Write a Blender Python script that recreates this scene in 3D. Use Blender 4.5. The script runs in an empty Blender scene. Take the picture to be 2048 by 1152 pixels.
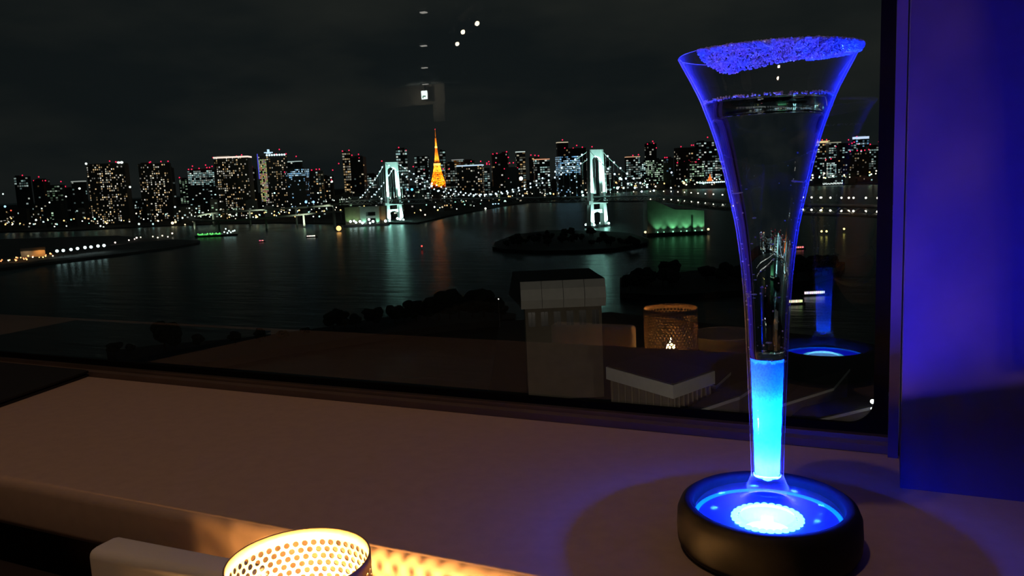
import bpy, math, random
from mathutils import Vector, Matrix
R = math.radians
random.seed(7)
S = bpy.context.scene
COL = S.collection

# ------------------------------------------------------------------ camera
CZ = 1.03                       # eye height above the lounge floor
YAW, PITCH, ROLL, FPX = 25.5, 8.0, 2.6, 1600.0
CAM = Matrix.Rotation(R(YAW), 3, 'Z') @ Matrix.Rotation(R(90 - PITCH), 3, 'X') @ Matrix.Rotation(R(-ROLL), 3, 'Z')
cd = bpy.data.cameras.new('camera'); co = bpy.data.objects.new('camera', cd); COL.objects.link(co)
co.matrix_world = Matrix.Translation((0, 0, CZ)) @ CAM.to_4x4()
cd.sensor_width = 36.0; cd.lens = 36.0 * FPX / 2048.0
cd.clip_start = 0.02; cd.clip_end = 30000
S.camera = co

# ------------------------------------------------------------------ world: overcast night sky
wd = bpy.data.worlds.new('night_sky'); S.world = wd; wd.use_nodes = True
nt = wd.node_tree; nt.nodes.clear()
o_ = nt.nodes.new('ShaderNodeOutputWorld'); bg = nt.nodes.new('ShaderNodeBackground')
tc = nt.nodes.new('ShaderNodeTexCoord'); mp = nt.nodes.new('ShaderNodeMapping'); mp.inputs['Scale'].default_value = (2.2, 2.2, 7.0)
nz = nt.nodes.new('ShaderNodeTexNoise'); nz.inputs['Scale'].default_value = 1.6; nz.inputs['Detail'].default_value = 4
cr = nt.nodes.new('ShaderNodeValToRGB')
cr.color_ramp.elements[0].position = .42; cr.color_ramp.elements[0].color = (.0066, .0092, .0098, 1)
cr.color_ramp.elements[1].position = .78; cr.color_ramp.elements[1].color = (.0170, .0190, .0165, 1)
nt.links.new(tc.outputs['Generated'], mp.inputs['Vector']); nt.links.new(mp.outputs['Vector'], nz.inputs['Vector'])
nt.links.new(nz.outputs['Fac'], cr.inputs['Fac']); nt.links.new(cr.outputs['Color'], bg.inputs['Color'])
bg.inputs['Strength'].default_value = 1.0
nt.links.new(bg.outputs['Background'], o_.inputs['Surface'])

S.view_settings.view_transform = 'Standard'; S.view_settings.look = 'None'
S.view_settings.exposure = 0.0; S.view_settings.gamma = 1.0; S.view_settings.use_curve_mapping = False
S.cycles.use_denoising = True
S.cycles.max_bounces = 14; S.cycles.transparent_max_bounces = 40; S.cycles.transmission_bounces = 14
S.cycles.sample_clamp_indirect = 6.0

def lamp(name, kind, loc, power, color, size=.05, target=None, angle=None, blend=.5, parent=None):
    d = bpy.data.lights.new(name, kind); d.energy = power; d.color = color
    if kind == 'AREA':
        d.shape = 'DISK'; d.size = size
    else:
        d.shadow_soft_size = size
    if kind == 'SPOT':
        d.spot_size = R(angle); d.spot_blend = blend
    o = bpy.data.objects.new(name, d); COL.objects.link(o); o.location = loc
    if target is not None:
        o.rotation_euler = (Vector(target) - Vector(loc)).to_track_quat('-Z', 'Y').to_euler()
    if parent is not None:
        o.parent = parent
    return o

# ------------------------------------------------------------------ projection helpers (used to survey places)
FH = Vector((-math.sin(R(YAW)), math.cos(R(YAW)), 0)); RH = Vector((math.cos(R(YAW)), math.sin(R(YAW)), 0))
EYE = Vector((0, 0, CZ))
def ray(x, y): return CAM @ Vector((x - 1024, -(y - 576), -FPX))
def P(x, y, D):                    # point seen at (x, y) whose horizontal distance ahead is D
    r = ray(x, y); return EYE + r * (D / r.dot(FH))
WZ = CZ - 90.0                     # sea level
def G(x, y, z=WZ):                 # point on a level z
    r = ray(x, y); return EYE + r * ((z - CZ) / r.z)
def depth(p): return (p - EYE).dot(FH)
def proj(p):
    c = CAM.transposed() @ (Vector(p) - EYE)
    return 1024 + FPX * c.x / -c.z, 576 - FPX * c.y / -c.z, -c.z

# ------------------------------------------------------------------ materials
MATS = {}
def mat(name, color=(.5, .5, .5), rough=.6, metal=0.0, emit=None, strength=1.0, var=.12, scale=20.0, bump=0.0, alpha=None, sampling=True, spec=None):
    if name in MATS: return MATS[name]
    m = bpy.data.materials.new(name); m.use_nodes = True; n = m.node_tree; b = n.nodes['Principled BSDF']
    b.inputs['Roughness'].default_value = rough; b.inputs['Metallic'].default_value = metal
    if spec is not None: b.inputs['Specular IOR Level'].default_value = spec
    t = n.nodes.new('ShaderNodeTexCoord'); z = n.nodes.new('ShaderNodeTexNoise'); z.inputs['Scale'].default_value = scale; z.inputs['Detail'].default_value = 5
    n.links.new(t.outputs['Object'], z.inputs['Vector'])
    c = n.nodes.new('ShaderNodeValToRGB')
    c.color_ramp.elements[0].position = .3; c.color_ramp.elements[1].position = .7
    c.color_ramp.elements[0].color = (*[v * (1 - var) for v in color], 1); c.color_ramp.elements[1].color = (*[min(1, v * (1 + var)) for v in color], 1)
    n.links.new(z.outputs['Fac'], c.inputs['Fac']); n.links.new(c.outputs['Color'], b.inputs['Base Color'])
    if bump:
        bp = n.nodes.new('ShaderNodeBump'); bp.inputs['Strength'].default_value = bump; bp.inputs['Distance'].default_value = .002
        n.links.new(z.outputs['Fac'], bp.inputs['Height']); n.links.new(bp.outputs['Normal'], b.inputs['Normal'])
    if emit:
        b.inputs['Emission Color'].default_value = (*emit, 1); b.inputs['Emission Strength'].default_value = strength
        if not sampling: m.cycles.emission_sampling = 'NONE'
    MATS[name] = m; return m
def glow(name, color, strength=1.0, sampling=False):
    return mat('glow_' + name, (.02, .02, .02), .6, emit=color, strength=strength, sampling=sampling)

def window_material():
    m = bpy.data.materials.new('lit_windows'); m.use_nodes = True; n = m.node_tree; n.nodes.clear()
    o = n.nodes.new('ShaderNodeOutputMaterial'); e = n.nodes.new('ShaderNodeEmission'); a = n.nodes.new('ShaderNodeAttribute'); a.attribute_name = 'Col'
    n.links.new(a.outputs['Color'], e.inputs['Color']); n.links.new(e.outputs['Emission'], o.inputs['Surface'])
    m.cycles.emission_sampling = 'NONE'; return m
WINM = window_material()

def thin_glass(name, tint=(1, 1, 1), ior=1.45, edge=0.0, edge_pow=3.0, rough=0.0, gain=1.0):
    m = bpy.data.materials.new(name); m.use_nodes = True; n = m.node_tree; n.nodes.clear()
    o = n.nodes.new('ShaderNodeOutputMaterial'); tr = n.nodes.new('ShaderNodeBsdfTransparent'); tr.inputs['Color'].default_value = (*tint, 1)
    gl = n.nodes.new('ShaderNodeBsdfGlossy'); gl.inputs['Roughness'].default_value = rough
    fr = n.nodes.new('ShaderNodeFresnel'); fr.inputs['IOR'].default_value = ior
    mx = n.nodes.new('ShaderNodeMixShader')
    geo = n.nodes.new('ShaderNodeNewGeometry')            # same reflectance from either side of the sheet
    if gain != 1.0:
        mu = n.nodes.new('ShaderNodeMath'); mu.operation = 'MULTIPLY'; mu.inputs[1].default_value = gain; mu.use_clamp = True
        n.links.new(fr.outputs['Fac'], mu.inputs[0]); fac = mu.outputs[0]
    else: fac = fr.outputs['Fac']
    inv = n.nodes.new('ShaderNodeMath'); inv.operation = 'SUBTRACT'; inv.inputs[0].default_value = 1.0
    n.links.new(geo.outputs['Backfacing'], inv.inputs[1])
    m2 = n.nodes.new('ShaderNodeMath'); m2.operation = 'MULTIPLY'
    n.links.new(fac, m2.inputs[0]); n.links.new(inv.outputs[0], m2.inputs[1])
    n.links.new(m2.outputs[0], mx.inputs['Fac']); n.links.new(tr.outputs[0], mx.inputs[1]); n.links.new(gl.outputs[0], mx.inputs[2])
    last = mx
    if edge:
        lw = n.nodes.new('ShaderNodeLayerWeight'); lw.inputs['Blend'].default_value = .5
        pw = n.nodes.new('ShaderNodeMath'); pw.operation = 'POWER'; pw.inputs[1].default_value = edge_pow; n.links.new(lw.outputs['Facing'], pw.inputs[0])
        ml = n.nodes.new('ShaderNodeMath'); ml.operation = 'MULTIPLY'; ml.inputs[1].default_value = edge; n.links.new(pw.outputs[0], ml.inputs[0])
        df = n.nodes.new('ShaderNodeBsdfDiffuse'); df.inputs['Color'].default_value = (.9, .9, .9, 1)  # pale diffuse at grazing view, standing in for light piped along the glass
        tl = n.nodes.new('ShaderNodeBsdfTranslucent'); tl.inputs['Color'].default_value = (.9, .9, .9, 1)
        dm = n.nodes.new('ShaderNodeMixShader'); dm.inputs['Fac'].default_value = .5
        n.links.new(df.outputs[0], dm.inputs[1]); n.links.new(tl.outputs[0], dm.inputs[2])
        m3 = n.nodes.new('ShaderNodeMixShader'); n.links.new(ml.outputs[0], m3.inputs['Fac']); n.links.new(mx.outputs[0], m3.inputs[1]); n.links.new(dm.outputs[0], m3.inputs[2]); last = m3
    n.links.new(last.outputs[0], o.inputs['Surface'])
    return m
def liquid_material():
    m = bpy.data.materials.new('clear_drink'); m.use_nodes = True; n = m.node_tree; n.nodes.clear()
    o = n.nodes.new('ShaderNodeOutputMaterial'); g = n.nodes.new('ShaderNodeBsdfGlass'); g.inputs['IOR'].default_value = 1.33; g.inputs['Roughness'].default_value = 0.0
    g.inputs['Color'].default_value = (.93, .97, 1, 1)
    n.links.new(g.outputs[0], o.inputs['Surface']); return m
def translucent(name, color, mixv=.5, rough=.4, spec=0.0):
    m = bpy.data.materials.new(name); m.use_nodes = True; n = m.node_tree; n.nodes.clear()
    o = n.nodes.new('ShaderNodeOutputMaterial'); df = n.nodes.new('ShaderNodeBsdfDiffuse'); tl = n.nodes.new('ShaderNodeBsdfTranslucent')
    nz_ = n.nodes.new('ShaderNodeTexNoise'); nz_.inputs['Scale'].default_value = 900; t = n.nodes.new('ShaderNodeTexCoord'); n.links.new(t.outputs['Object'], nz_.inputs['Vector'])
    c = n.nodes.new('ShaderNodeValToRGB'); c.color_ramp.elements[0].color = (*[v * .75 for v in color], 1); c.color_ramp.elements[1].color = (*color, 1)
    c.color_ramp.elements[0].position = .3; c.color_ramp.elements[1].position = .6
    n.links.new(nz_.outputs['Fac'], c.inputs['Fac'])
    n.links.new(c.outputs['Color'], df.inputs['Color']); n.links.new(c.outputs['Color'], tl.inputs['Color'])
    mx = n.nodes.new('ShaderNodeMixShader'); mx.inputs['Fac'].default_value = mixv
    n.links.new(df.outputs[0], mx.inputs[1]); n.links.new(tl.outputs[0], mx.inputs[2]); last = mx
    if spec:
        gl = n.nodes.new('ShaderNodeBsdfGlossy'); gl.inputs['Roughness'].default_value = rough
        m2 = n.nodes.new('ShaderNodeMixShader'); m2.inputs['Fac'].default_value = spec
        n.links.new(mx.outputs[0], m2.inputs[1]); n.links.new(gl.outputs[0], m2.inputs[2]); last = m2
    n.links.new(last.outputs[0], o.inputs['Surface']); return m

# ------------------------------------------------------------------ mesh builder
class MB:
    def __init__(s): s.v = []; s.f = []; s.c = []
    def add(s, vs, fs, col=None):
        b = len(s.v); s.v += [tuple(v) for v in vs]
        for f in fs: s.f.append(tuple(b + i for i in f)); s.c.append(col)
        return s
    def box(s, c, d, rz=0.0, col=None):
        x, y, z = d[0] / 2, d[1] / 2, d[2] / 2; m = Matrix.Rotation(rz, 3, 'Z'); c = Vector(c)
        vs = [c + m @ Vector((a * x, b * y, e * z)) for e in (-1, 1) for a, b in ((-1, -1), (1, -1), (1, 1), (-1, 1))]
        return s.add(vs, [(3, 2, 1, 0), (4, 5, 6, 7), (0, 1, 5, 4), (1, 2, 6, 5), (2, 3, 7, 6), (3, 0, 4, 7)], col)
    def span(s, a, b, col=None):       # box from corner a to corner b
        return s.box([(p + q) / 2 for p, q in zip(a, b)], [abs(q - p) for p, q in zip(a, b)], 0, col)
    def quad(s, a, b, c, d, col=None): return s.add([a, b, c, d], [(0, 1, 2, 3)], col)
    def tube(s, pts, r, n=6, col=None, cap=True):
        pts = [Vector(p) for p in pts]; rr = r if isinstance(r, (list, tuple)) else [r] * len(pts); vs = []
        for i, p in enumerate(pts):
            t = (pts[min(i + 1, len(pts) - 1)] - pts[max(i - 1, 0)]).normalized()
            u = t.cross(Vector((0, 0, 1)) if abs(t.z) < .95 else Vector((1, 0, 0))).normalized(); w = t.cross(u)
            vs += [p + (u * math.cos(2 * math.pi * k / n) + w * math.sin(2 * math.pi * k / n)) * rr[i] for k in range(n)]
        fs = [(i * n + k, i * n + (k + 1) % n, (i + 1) * n + (k + 1) % n, (i + 1) * n + k) for i in range(len(pts) - 1) for k in range(n)]
        if cap: fs += [tuple(range(n))[::-1], tuple((len(pts) - 1) * n + k for k in range(n))]
        return s.add(vs, fs, col)
    def lathe(s, prof, n=48, c=(0, 0, 0), col=None, closed=False):
        vs = [(c[0] + r * math.cos(2 * math.pi * k / n), c[1] + r * math.sin(2 * math.pi * k / n), c[2] + z) for r, z in prof for k in range(n)]
        m = len(prof); rng = m if closed else m - 1
        fs = [(i * n + k, i * n + (k + 1) % n, ((i + 1) % m) * n + (k + 1) % n, ((i + 1) % m) * n + k) for i in range(rng) for k in range(n)]
        return s.add(vs, fs, col)
    def sphere(s, c, r, n=8, m=5, sq=1.0, col=None, jit=0.0, rnd=None):
        vs = [(c[0], c[1], c[2] - r * sq)]
        for i in range(1, m):
            a = math.pi * i / m
            for k in range(n):
                q = r * (1 + (rnd.uniform(-jit, jit) if rnd else 0)); b = 2 * math.pi * k / n
                vs.append((c[0] + q * math.sin(a) * math.cos(b), c[1] + q * math.sin(a) * math.sin(b), c[2] - q * sq * math.cos(a)))
        vs.append((c[0], c[1], c[2] + r * sq)); L = len(vs) - 1
        fs = [(0, 1 + (k + 1) % n, 1 + k) for k in range(n)]
        fs += [(1 + i * n + k, 1 + i * n + (k + 1) % n, 1 + (i + 1) * n + (k + 1) % n, 1 + (i + 1) * n + k) for i in range(m - 2) for k in range(n)]
        fs += [(L, 1 + (m - 2) * n + k, 1 + (m - 2) * n + (k + 1) % n) for k in range(n)]
        return s.add(vs, fs, col)
    def prism(s, poly, z0, z1, col=None):
        n = len(poly); vs = [(p[0], p[1], z0) for p in poly] + [(p[0], p[1], z1) for p in poly]
        return s.add(vs, [tuple(range(n))[::-1], tuple(range(n, 2 * n))] + [(k, (k + 1) % n, n + (k + 1) % n, n + k) for k in range(n)], col)
    def mesh(s, name, m=None, smooth=False):
        me = bpy.data.meshes.new(name); me.from_pydata(s.v, [], s.f); me.validate(); me.update()
        if any(c is not None for c in s.c):
            a = me.color_attributes.new('Col', 'FLOAT_COLOR', 'CORNER'); i = 0
            buf = []
            for f, c in zip(s.f, s.c): buf += list((*(c or (0, 0, 0)), 1.0)) * len(f)
            a.data.foreach_set('color', buf)
        if m: me.materials.append(m)
        if smooth: me.polygons.foreach_set('use_smooth', [True] * len(me.polygons))
        return me
    def build(s, name, m, parent=None, smooth=False):
        o = bpy.data.objects.new(name, s.mesh(name, m, smooth)); COL.objects.link(o)
        if parent is not None: o.parent = parent
        return o
def tag(o, label=None, cat=None, group=None, kind=None):
    if label: o['label'] = label
    if cat: o['category'] = cat
    if group: o['group'] = group
    if kind: o['kind'] = kind
    return o
def empty(name, loc, rz=0.0, label=None, cat=None, group=None):
    o = bpy.data.objects.new(name, None); COL.objects.link(o); o.location = loc; o.rotation_euler = (0, 0, rz); o.empty_display_size = .1
    return tag(o, label, cat, group)
def inloc(e, p):                   # world point in the frame of an Empty turned about z
    return Matrix.Rotation(-e.rotation_euler.z, 3, 'Z') @ (Vector(p) - e.location)
def inst(name, me, loc, parent=None, scale=1.0, rot=(0, 0, 0)):
    o = bpy.data.objects.new(name, me); COL.objects.link(o); o.location = loc; o.scale = (scale,) * 3 if not isinstance(scale, tuple) else scale; o.rotation_euler = rot
    if parent is not None: o.parent = parent
    return o
def bevel(o, w, seg=3):
    b = o.modifiers.new('bevel', 'BEVEL'); b.width = w; b.segments = seg; b.limit_method = 'ANGLE'; b.angle_limit = R(40)
    o.data.polygons.foreach_set('use_smooth', [True] * len(o.data.polygons)); 
    return o
def struct(name, b, m, smooth=False, label=None):
    o = b.build(name, m, None, smooth); return tag(o, label, None, None, 'structure')

# =================================================================== THE LOUNGE
GLY = .690                     # plane of the window glass
SB, SF, PY = .668, .387, .594  # back and front of the sill, face of the pillar
SZ = CZ - .228                 # top of the sill
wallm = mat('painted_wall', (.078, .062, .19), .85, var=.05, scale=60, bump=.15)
darkm = mat('dark_room', (.05, .045, .04), .8)
struct('floor', MB().span((-14, -19, -.1), (9, .66, 0)), mat('dark_carpet', (.05, .04, .035), .95, scale=200))
struct('ceiling', MB().span((-14, -19, 2.95), (9, .69, 3.1)), mat('ceiling_paint', (.30, .28, .25), .9))
struct('wall_back', MB().span((-14, -19.2, 0), (9, -19, 2.95)), mat('back_wall', (.22, .17, .13), .8))
struct('wall_left', MB().span((-14.2, -19, 0), (-14, .66, 2.95)), darkm)
struct('wall_right', MB().span((9, -19, 0), (9.2, .66, 2.95)), darkm)
# pillar beside the window
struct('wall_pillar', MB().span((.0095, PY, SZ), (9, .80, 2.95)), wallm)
struct('wall_below_sill', MB().span((-9, .60, 0), (9, .80, SZ - .055)), mat('dark_dado', (.05, .035, .025), .8))
struct('wall_far_left', MB().span((-14, .60, 0), (-9, .80, 2.95)), darkm)
# partition with the lit opening that the pane mirrors
def m_pt(x, y, n):             # real place of something mirrored in the pane at (x, y), n in front of the eye's plane
    r = ray(x, y); t = (2 * GLY - n) / r.y; q = EYE + r * t; return Vector((q.x, n, q.z))
# sill
sill = struct('window_sill', MB().span((-9, SF, SZ - .043), (9, SB, SZ)), mat('sill_laminate', (.46, .34, .27), .55, var=.05, scale=90, bump=.1))
bevel(sill, .008, 4)
# bottom rail of the window, from the sill up to the glass
railm = mat('window_rail', (.16, .12, .10), .45, metal=.3)
struct('trim_1', MB().span((-9, SB, SZ - .02), (.003, SB + .010, SZ + .0045)), railm)
struct('trim_2', MB().span((-9, SB + .010, SZ - .02), (.003, SB + .017, SZ + .0085)), mat('rail_bead', (.30, .25, .21), .3, metal=.8))
GB = CZ - .308 * GLY           # bottom edge of the clear glass
xr = -.0095                    # right edge of the clear glass
rad = .020
# black gasket with the rounded corner
gk = MB(); y0, y1 = SB + .017, GLY - .0005
poly = [(-9, SZ - .02), (.0012, SZ - .02), (.0012, 2.95), (xr + .004, 2.95), (xr, CZ + .02)]
arc = [(xr - rad + rad * math.cos(a), GB + rad + rad * math.sin(a)) for a in [-(math.pi / 2) * k / 10 for k in range(11)]]
poly += arc + [(-9, GB)]
n_ = len(poly)
gk.add([(p[0], y0, p[1]) for p in poly] + [(p[0], y1, p[1]) for p in poly],
       [tuple(range(n_)), tuple(range(2 * n_ - 1, n_ - 1, -1))] + [(k, n_ + k, n_ + (k + 1) % n_, (k + 1) % n_) for k in range(n_)])
struct('trim_3', gk, mat('black_rubber', (.004, .004, .004), .8, spec=.05))
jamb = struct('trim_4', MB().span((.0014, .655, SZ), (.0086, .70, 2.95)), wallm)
# the pane itself
paneM = thin_glass('window_glass', (.95, .97, .96), 1.5, gain=3.2)
clear = thin_glass('window_glass_edge', (1, 1, 1), 1.01)
pane = MB().span((-9, GLY, SZ - .02), (.0012, GLY + .008, 2.95)).build('window_1', paneM)
pane.data.materials.append(clear)
for p in pane.data.polygons: p.material_index = 0 if p.normal.y < -.5 else 1
tag(pane, None, None, None, 'structure')

# ceiling downlights (their light falls on the sill)
def downlight(x, y, power, col, label, aim=(0, 0, -1), spread=70):
    e = empty('ceiling_downlight', (x, y, 2.95), 0, label, 'light', 'recessed downlights in the lounge ceiling')
    MB().lathe([(.045, 0), (.055, 0), (.055, -.006), (.045, -.006)], 24, closed=True).build('ring', mat('downlight_ring', (.3, .3, .3), .4), e)
    MB().lathe([(.0, -.001), (.045, -.001)], 24).build('lamp_lens', glow('downlight', col, 3.0), e)
    lamp('downlight_beam', 'SPOT', (0, 0, -.012), power, col, .04, aim, spread, 1.0, e)
    return e
# =================================================================== objects on the sill
GX, GY = -.132 * .472 - .0009, .472
def z_at(py, gx=None, gy=None):
    gx = GX if gx is None else gx; gy = GY if gy is None else gy
    lo, hi = CZ - 1, CZ + 1
    for _ in range(50):
        m = (lo + hi) / 2
        if proj((gx, gy, m))[1] > py: lo = m
        else: hi = m
    return lo
PROF = [(107, 350), (121, 335), (136, 320), (151, 304), (166, 289), (192, 264), (220, 243), (250, 221), (299, 191), (340, 171), (382, 152), (455, 122), (536, 101), (613, 89), (674, 83), (804, 72), (899, 65), (950, 62)]
prof = []
for py, w in PROF:
    z = z_at(py); d = proj((GX, GY, z))[2]; prof.append((w / 2 * d / FPX, z))
prof.reverse()                 # bottom to top
def rad_at(z):
    if z <= prof[0][1]: return prof[0][0]
    for (r0, z0), (r1, z1) in zip(prof, prof[1:]):
        if z0 <= z <= z1: return r0 + (r1 - r0) * (z - z0) / (z1 - z0)
    return prof[-1][0]
ZB = prof[0][1]; ZT = prof[-1][1]
CT = SZ + .030                 # top of the light base
BLUE = (.02, .004, 1.0)
# --- light base
base = empty('light_up_coaster', (GX, GY, SZ), 0, 'thick round black light-up coaster glowing blue under the cocktail glass', 'coaster')
hp = [(0, .0), (.046, .0), (.0505, .002), (.0525, .006), (.0530, .014), (.0525, .023), (.0505, .028), (.0475, .0300), (.0440, .0292), (.0432, .0270), (.0430, .018), (.0170, .018), (.0168, .0095), (0, .0095)]
MB().lathe(hp, 96).build('housing', mat('black_plastic', (.010, .010, .011), .6, bump=.05, scale=300, spec=.25), base, True)
dfm = glow('blue_diffuser', (.0, .002, 1.0), 3.0)
MB().lathe([(.0172, .0182), (.0405, .0182), (.0405, .0186), (.0172, .0186)], 64, closed=True).build('diffuser_plate', dfm, base)
rim = MB().lathe([(.0405, .0184), (.0428, .0184), (.0428, .0196), (.0405, .0196)], 64, closed=True).build('foot_rim_glow', glow('blue_ring', (.0, .12, 1.0), 4.0), base)  # glow put in for the bright arcs along the foot rim
ledm = glow('led', (.12, .80, 1.0), 6.0)
lme = MB().lathe([(.0001, .0030), (.0014, .0027), (.0021, .0016), (.0022, 0)], 12).mesh('led', ledm, True)
for k in range(28):
    a = 2 * math.pi * k / 28
    inst('led', lme, (.0190 * math.cos(a), .0190 * math.sin(a), .0186), base, (1, 1, .45))
well = MB().lathe([(.0001, .0016), (.008, .0015), (.014, .0008), (.0150, 0)], 32, (0, 0, .0097)).build('led_lens', ledm, base, True)
dm_ = bpy.data.materials.new('glowing_dome'); dm_.use_nodes = True; n = dm_.node_tree; n.nodes.clear()
a1 = n.nodes.new('ShaderNodeBsdfTransparent'); a2 = n.nodes.new('ShaderNodeEmission'); a3 = n.nodes.new('ShaderNodeAddShader'); a4 = n.nodes.new('ShaderNodeOutputMaterial'); a5 = n.nodes.new('ShaderNodeTexNoise'); a5.inputs['Scale'].default_value = 260
a6 = n.nodes.new('ShaderNodeValToRGB'); a6.color_ramp.elements[0].position = .35; a6.color_ramp.elements[0].color = (.0, .12, 1, 1); a6.color_ramp.elements[1].position = .6; a6.color_ramp.elements[1].color = (.35, .9, 1, 1)
n.links.new(a5.outputs['Fac'], a6.inputs['Fac']); n.links.new(a6.outputs['Color'], a2.inputs['Color']); a2.inputs['Strength'].default_value = 3.4
n.links.new(a1.outputs[0], a3.inputs[0]); n.links.new(a2.outputs[0], a3.inputs[1]); n.links.new(a3.outputs[0], a4.inputs['Surface']); dm_.cycles.emission_sampling = 'NONE'
MB().lathe([(.0001, .0232), (.006, .0230), (.012, .0222), (.0155, .0206), (.0168, .0186)], 48).build('glow_fill_dome', dm_, base, True)  # see-through glow added to fill the bright blob refracted by the foot
lamp('coaster_light', 'AREA', (0, 0, .0124), 1.5, BLUE, .013, None, parent=base).rotation_euler = (math.pi, 0, 0)
for k in range(8):                 # unseen spots added round the foot to brighten the sugared rim
    a = R(22.5 + 45 * k); r0, r1 = .031, .0475
    lamp('rim_fill_beam', 'SPOT', (r0 * math.cos(a), r0 * math.sin(a), .0195), 26.0, (.003, .018, 1.0), .002, (r1 * math.cos(a), r1 * math.sin(a), .29), 24, .6, base)

# --- the flute
glassm = thin_glass('flute_glass', (.97, .98, 1.0), 1.45, edge=.9, edge_pow=8.0, rough=.02)
flute = empty('cocktail_flute', (GX, GY, SZ), 0, 'tall trumpet-shaped cocktail flute with sugared rim glowing blue on the black coaster', 'glass')
lz = lambda z: z - SZ
T = .0014
def smooth_prof(pr, n=4):      # Catmull-Rom so the trumpet flows
    out = []
    for i in range(len(pr) - 1):
        p0, p1, p2, p3 = pr[max(i - 1, 0)], pr[i], pr[i + 1], pr[min(i + 2, len(pr) - 1)]
        for k in range(n):
            t = k / n
            out.append(tuple(.5 * (2 * b + (c - a) * t + (2 * a - 5 * b + 4 * c - d) * t * t + (3 * b - a - 3 * c + d) * t ** 3) for a, b, c, d in zip(p0, p1, p2, p3)))
    return out + [pr[-1]]
sp = smooth_prof(prof)
outer = [(r, lz(z)) for r, z in sp]
inner = [(max(r - T, .001), z) for r, z in outer]
inner[-1] = (outer[-1][0] - T * .7, outer[-1][1])
FT = .0268                     # top of the glass foot above the sill
foot = [(0, .0205), (.0395, .0205), (.0415, .0218), (.0418, .0235), (.0405, .0250), (.030, .0262), (.020, .0275), (.0150, .0290), (.0125, .0315), (.0105, .0340), (.0112, .0365), (.0122, .0385), (.0110, .0405), (.0096, lz(ZB) - .001)]
MB().lathe(outer + [(outer[-1][0] - T * .35, outer[-1][1] + T * .45)] + inner[::-1] + [(0, inner[0][1])], 96).build('bowl', glassm, flute, True)
footm = thin_glass('foot_glass', (.93, .96, 1.0), 1.5, edge=.10, edge_pow=2.5, rough=.05)
MB().lathe(foot + [(0, lz(ZB) - .001)], 96).build('foot', footm, flute, True)
# sparkling drink above the froth
Z_SURF, Z_FR = z_at(202), z_at(716)
drink = [(0, lz(Z_FR) + .0005)] + [(rad_at(Z_FR) - T - .0003, lz(Z_FR) + .0005)] + [(r - T - .0003, lz(z)) for r, z in sp if Z_FR + .002 < z < Z_SURF - .001]
rs = rad_at(Z_SURF) - T - .0003
drink += [(rs, lz(Z_SURF) + .0006), (rs - .0008, lz(Z_SURF) + .0002), (rs - .003, lz(Z_SURF)), (0, lz(Z_SURF))]
MB().lathe(drink, 96).build('drink', liquid_material(), flute, True)
# glowing froth in the hollow stem
fr = MB(); n = 48; rows = 40
frm = translucent('ice_froth', (.22, .90, 1.0), .5)
vs = []; rng = random.Random(3)
for i in range(rows + 1):
    z = ZB + .0015 + (Z_FR - ZB - .0015) * i / rows; rr = rad_at(z) - T - .0006
    for k in range(n):
        top = rng.uniform(-.0022, .0004) if i == rows else 0
        q = rr - rng.uniform(0, .0004); vs.append((q * math.cos(2 * math.pi * k / n), q * math.sin(2 * math.pi * k / n), lz(z) + top))
fs = [(i * n + k, i * n + (k + 1) % n, (i + 1) * n + (k + 1) % n, (i + 1) * n + k) for i in range(rows) for k in range(n)]
vs.append((0, 0, lz(Z_FR) - .001)); fs += [(rows * n + k, rows * n + (k + 1) % n, len(vs) - 1) for k in range(n)]
fr.add(vs, fs); fr.build('froth', frm, flute, True)
lamp('froth_fill', 'POINT', (0, 0, lz(ZB) + .006), 3.0, (.0040, .034, 1.0), .005, parent=flute)  # lamps added inside the stem to make the froth glow
lamp('froth_fill', 'POINT', (0, 0, lz(ZB) + .036), 1.3, (.0004, .026, 1.0), .004, parent=flute)
# bubbles: a bead line in the froth and rising ones on the wall
bub = MB(); rng = random.Random(11)
for k in range(150):
    z = Z_FR - .002 + rng.random() ** 1.6 * .12; a = rng.uniform(0, 2 * math.pi); rr = (rad_at(z) - T) * 1.0
    bub.sphere((rr * math.cos(a), rr * math.sin(a), lz(z)), rng.uniform(.0002, .0006), 6, 4)
tag(bub.build('bubbles', translucent('bubble_white', (.97, .97, .97), .85, .2, .1), flute, True), kind='stuff')
ml = MB()
for k in range(420):
    a = rng.uniform(0, 2 * math.pi); rr = rad_at(Z_SURF) - T * 1.2
    ml.sphere((rr * math.cos(a), rr * math.sin(a), lz(Z_SURF) + rng.uniform(.0004, .0018)), rng.uniform(.0003, .0007), 6, 4)
tag(ml.build('surface_foam', translucent('foam_white', (.97, .97, .97), .5, .2, .1), flute, True), kind='stuff')
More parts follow.
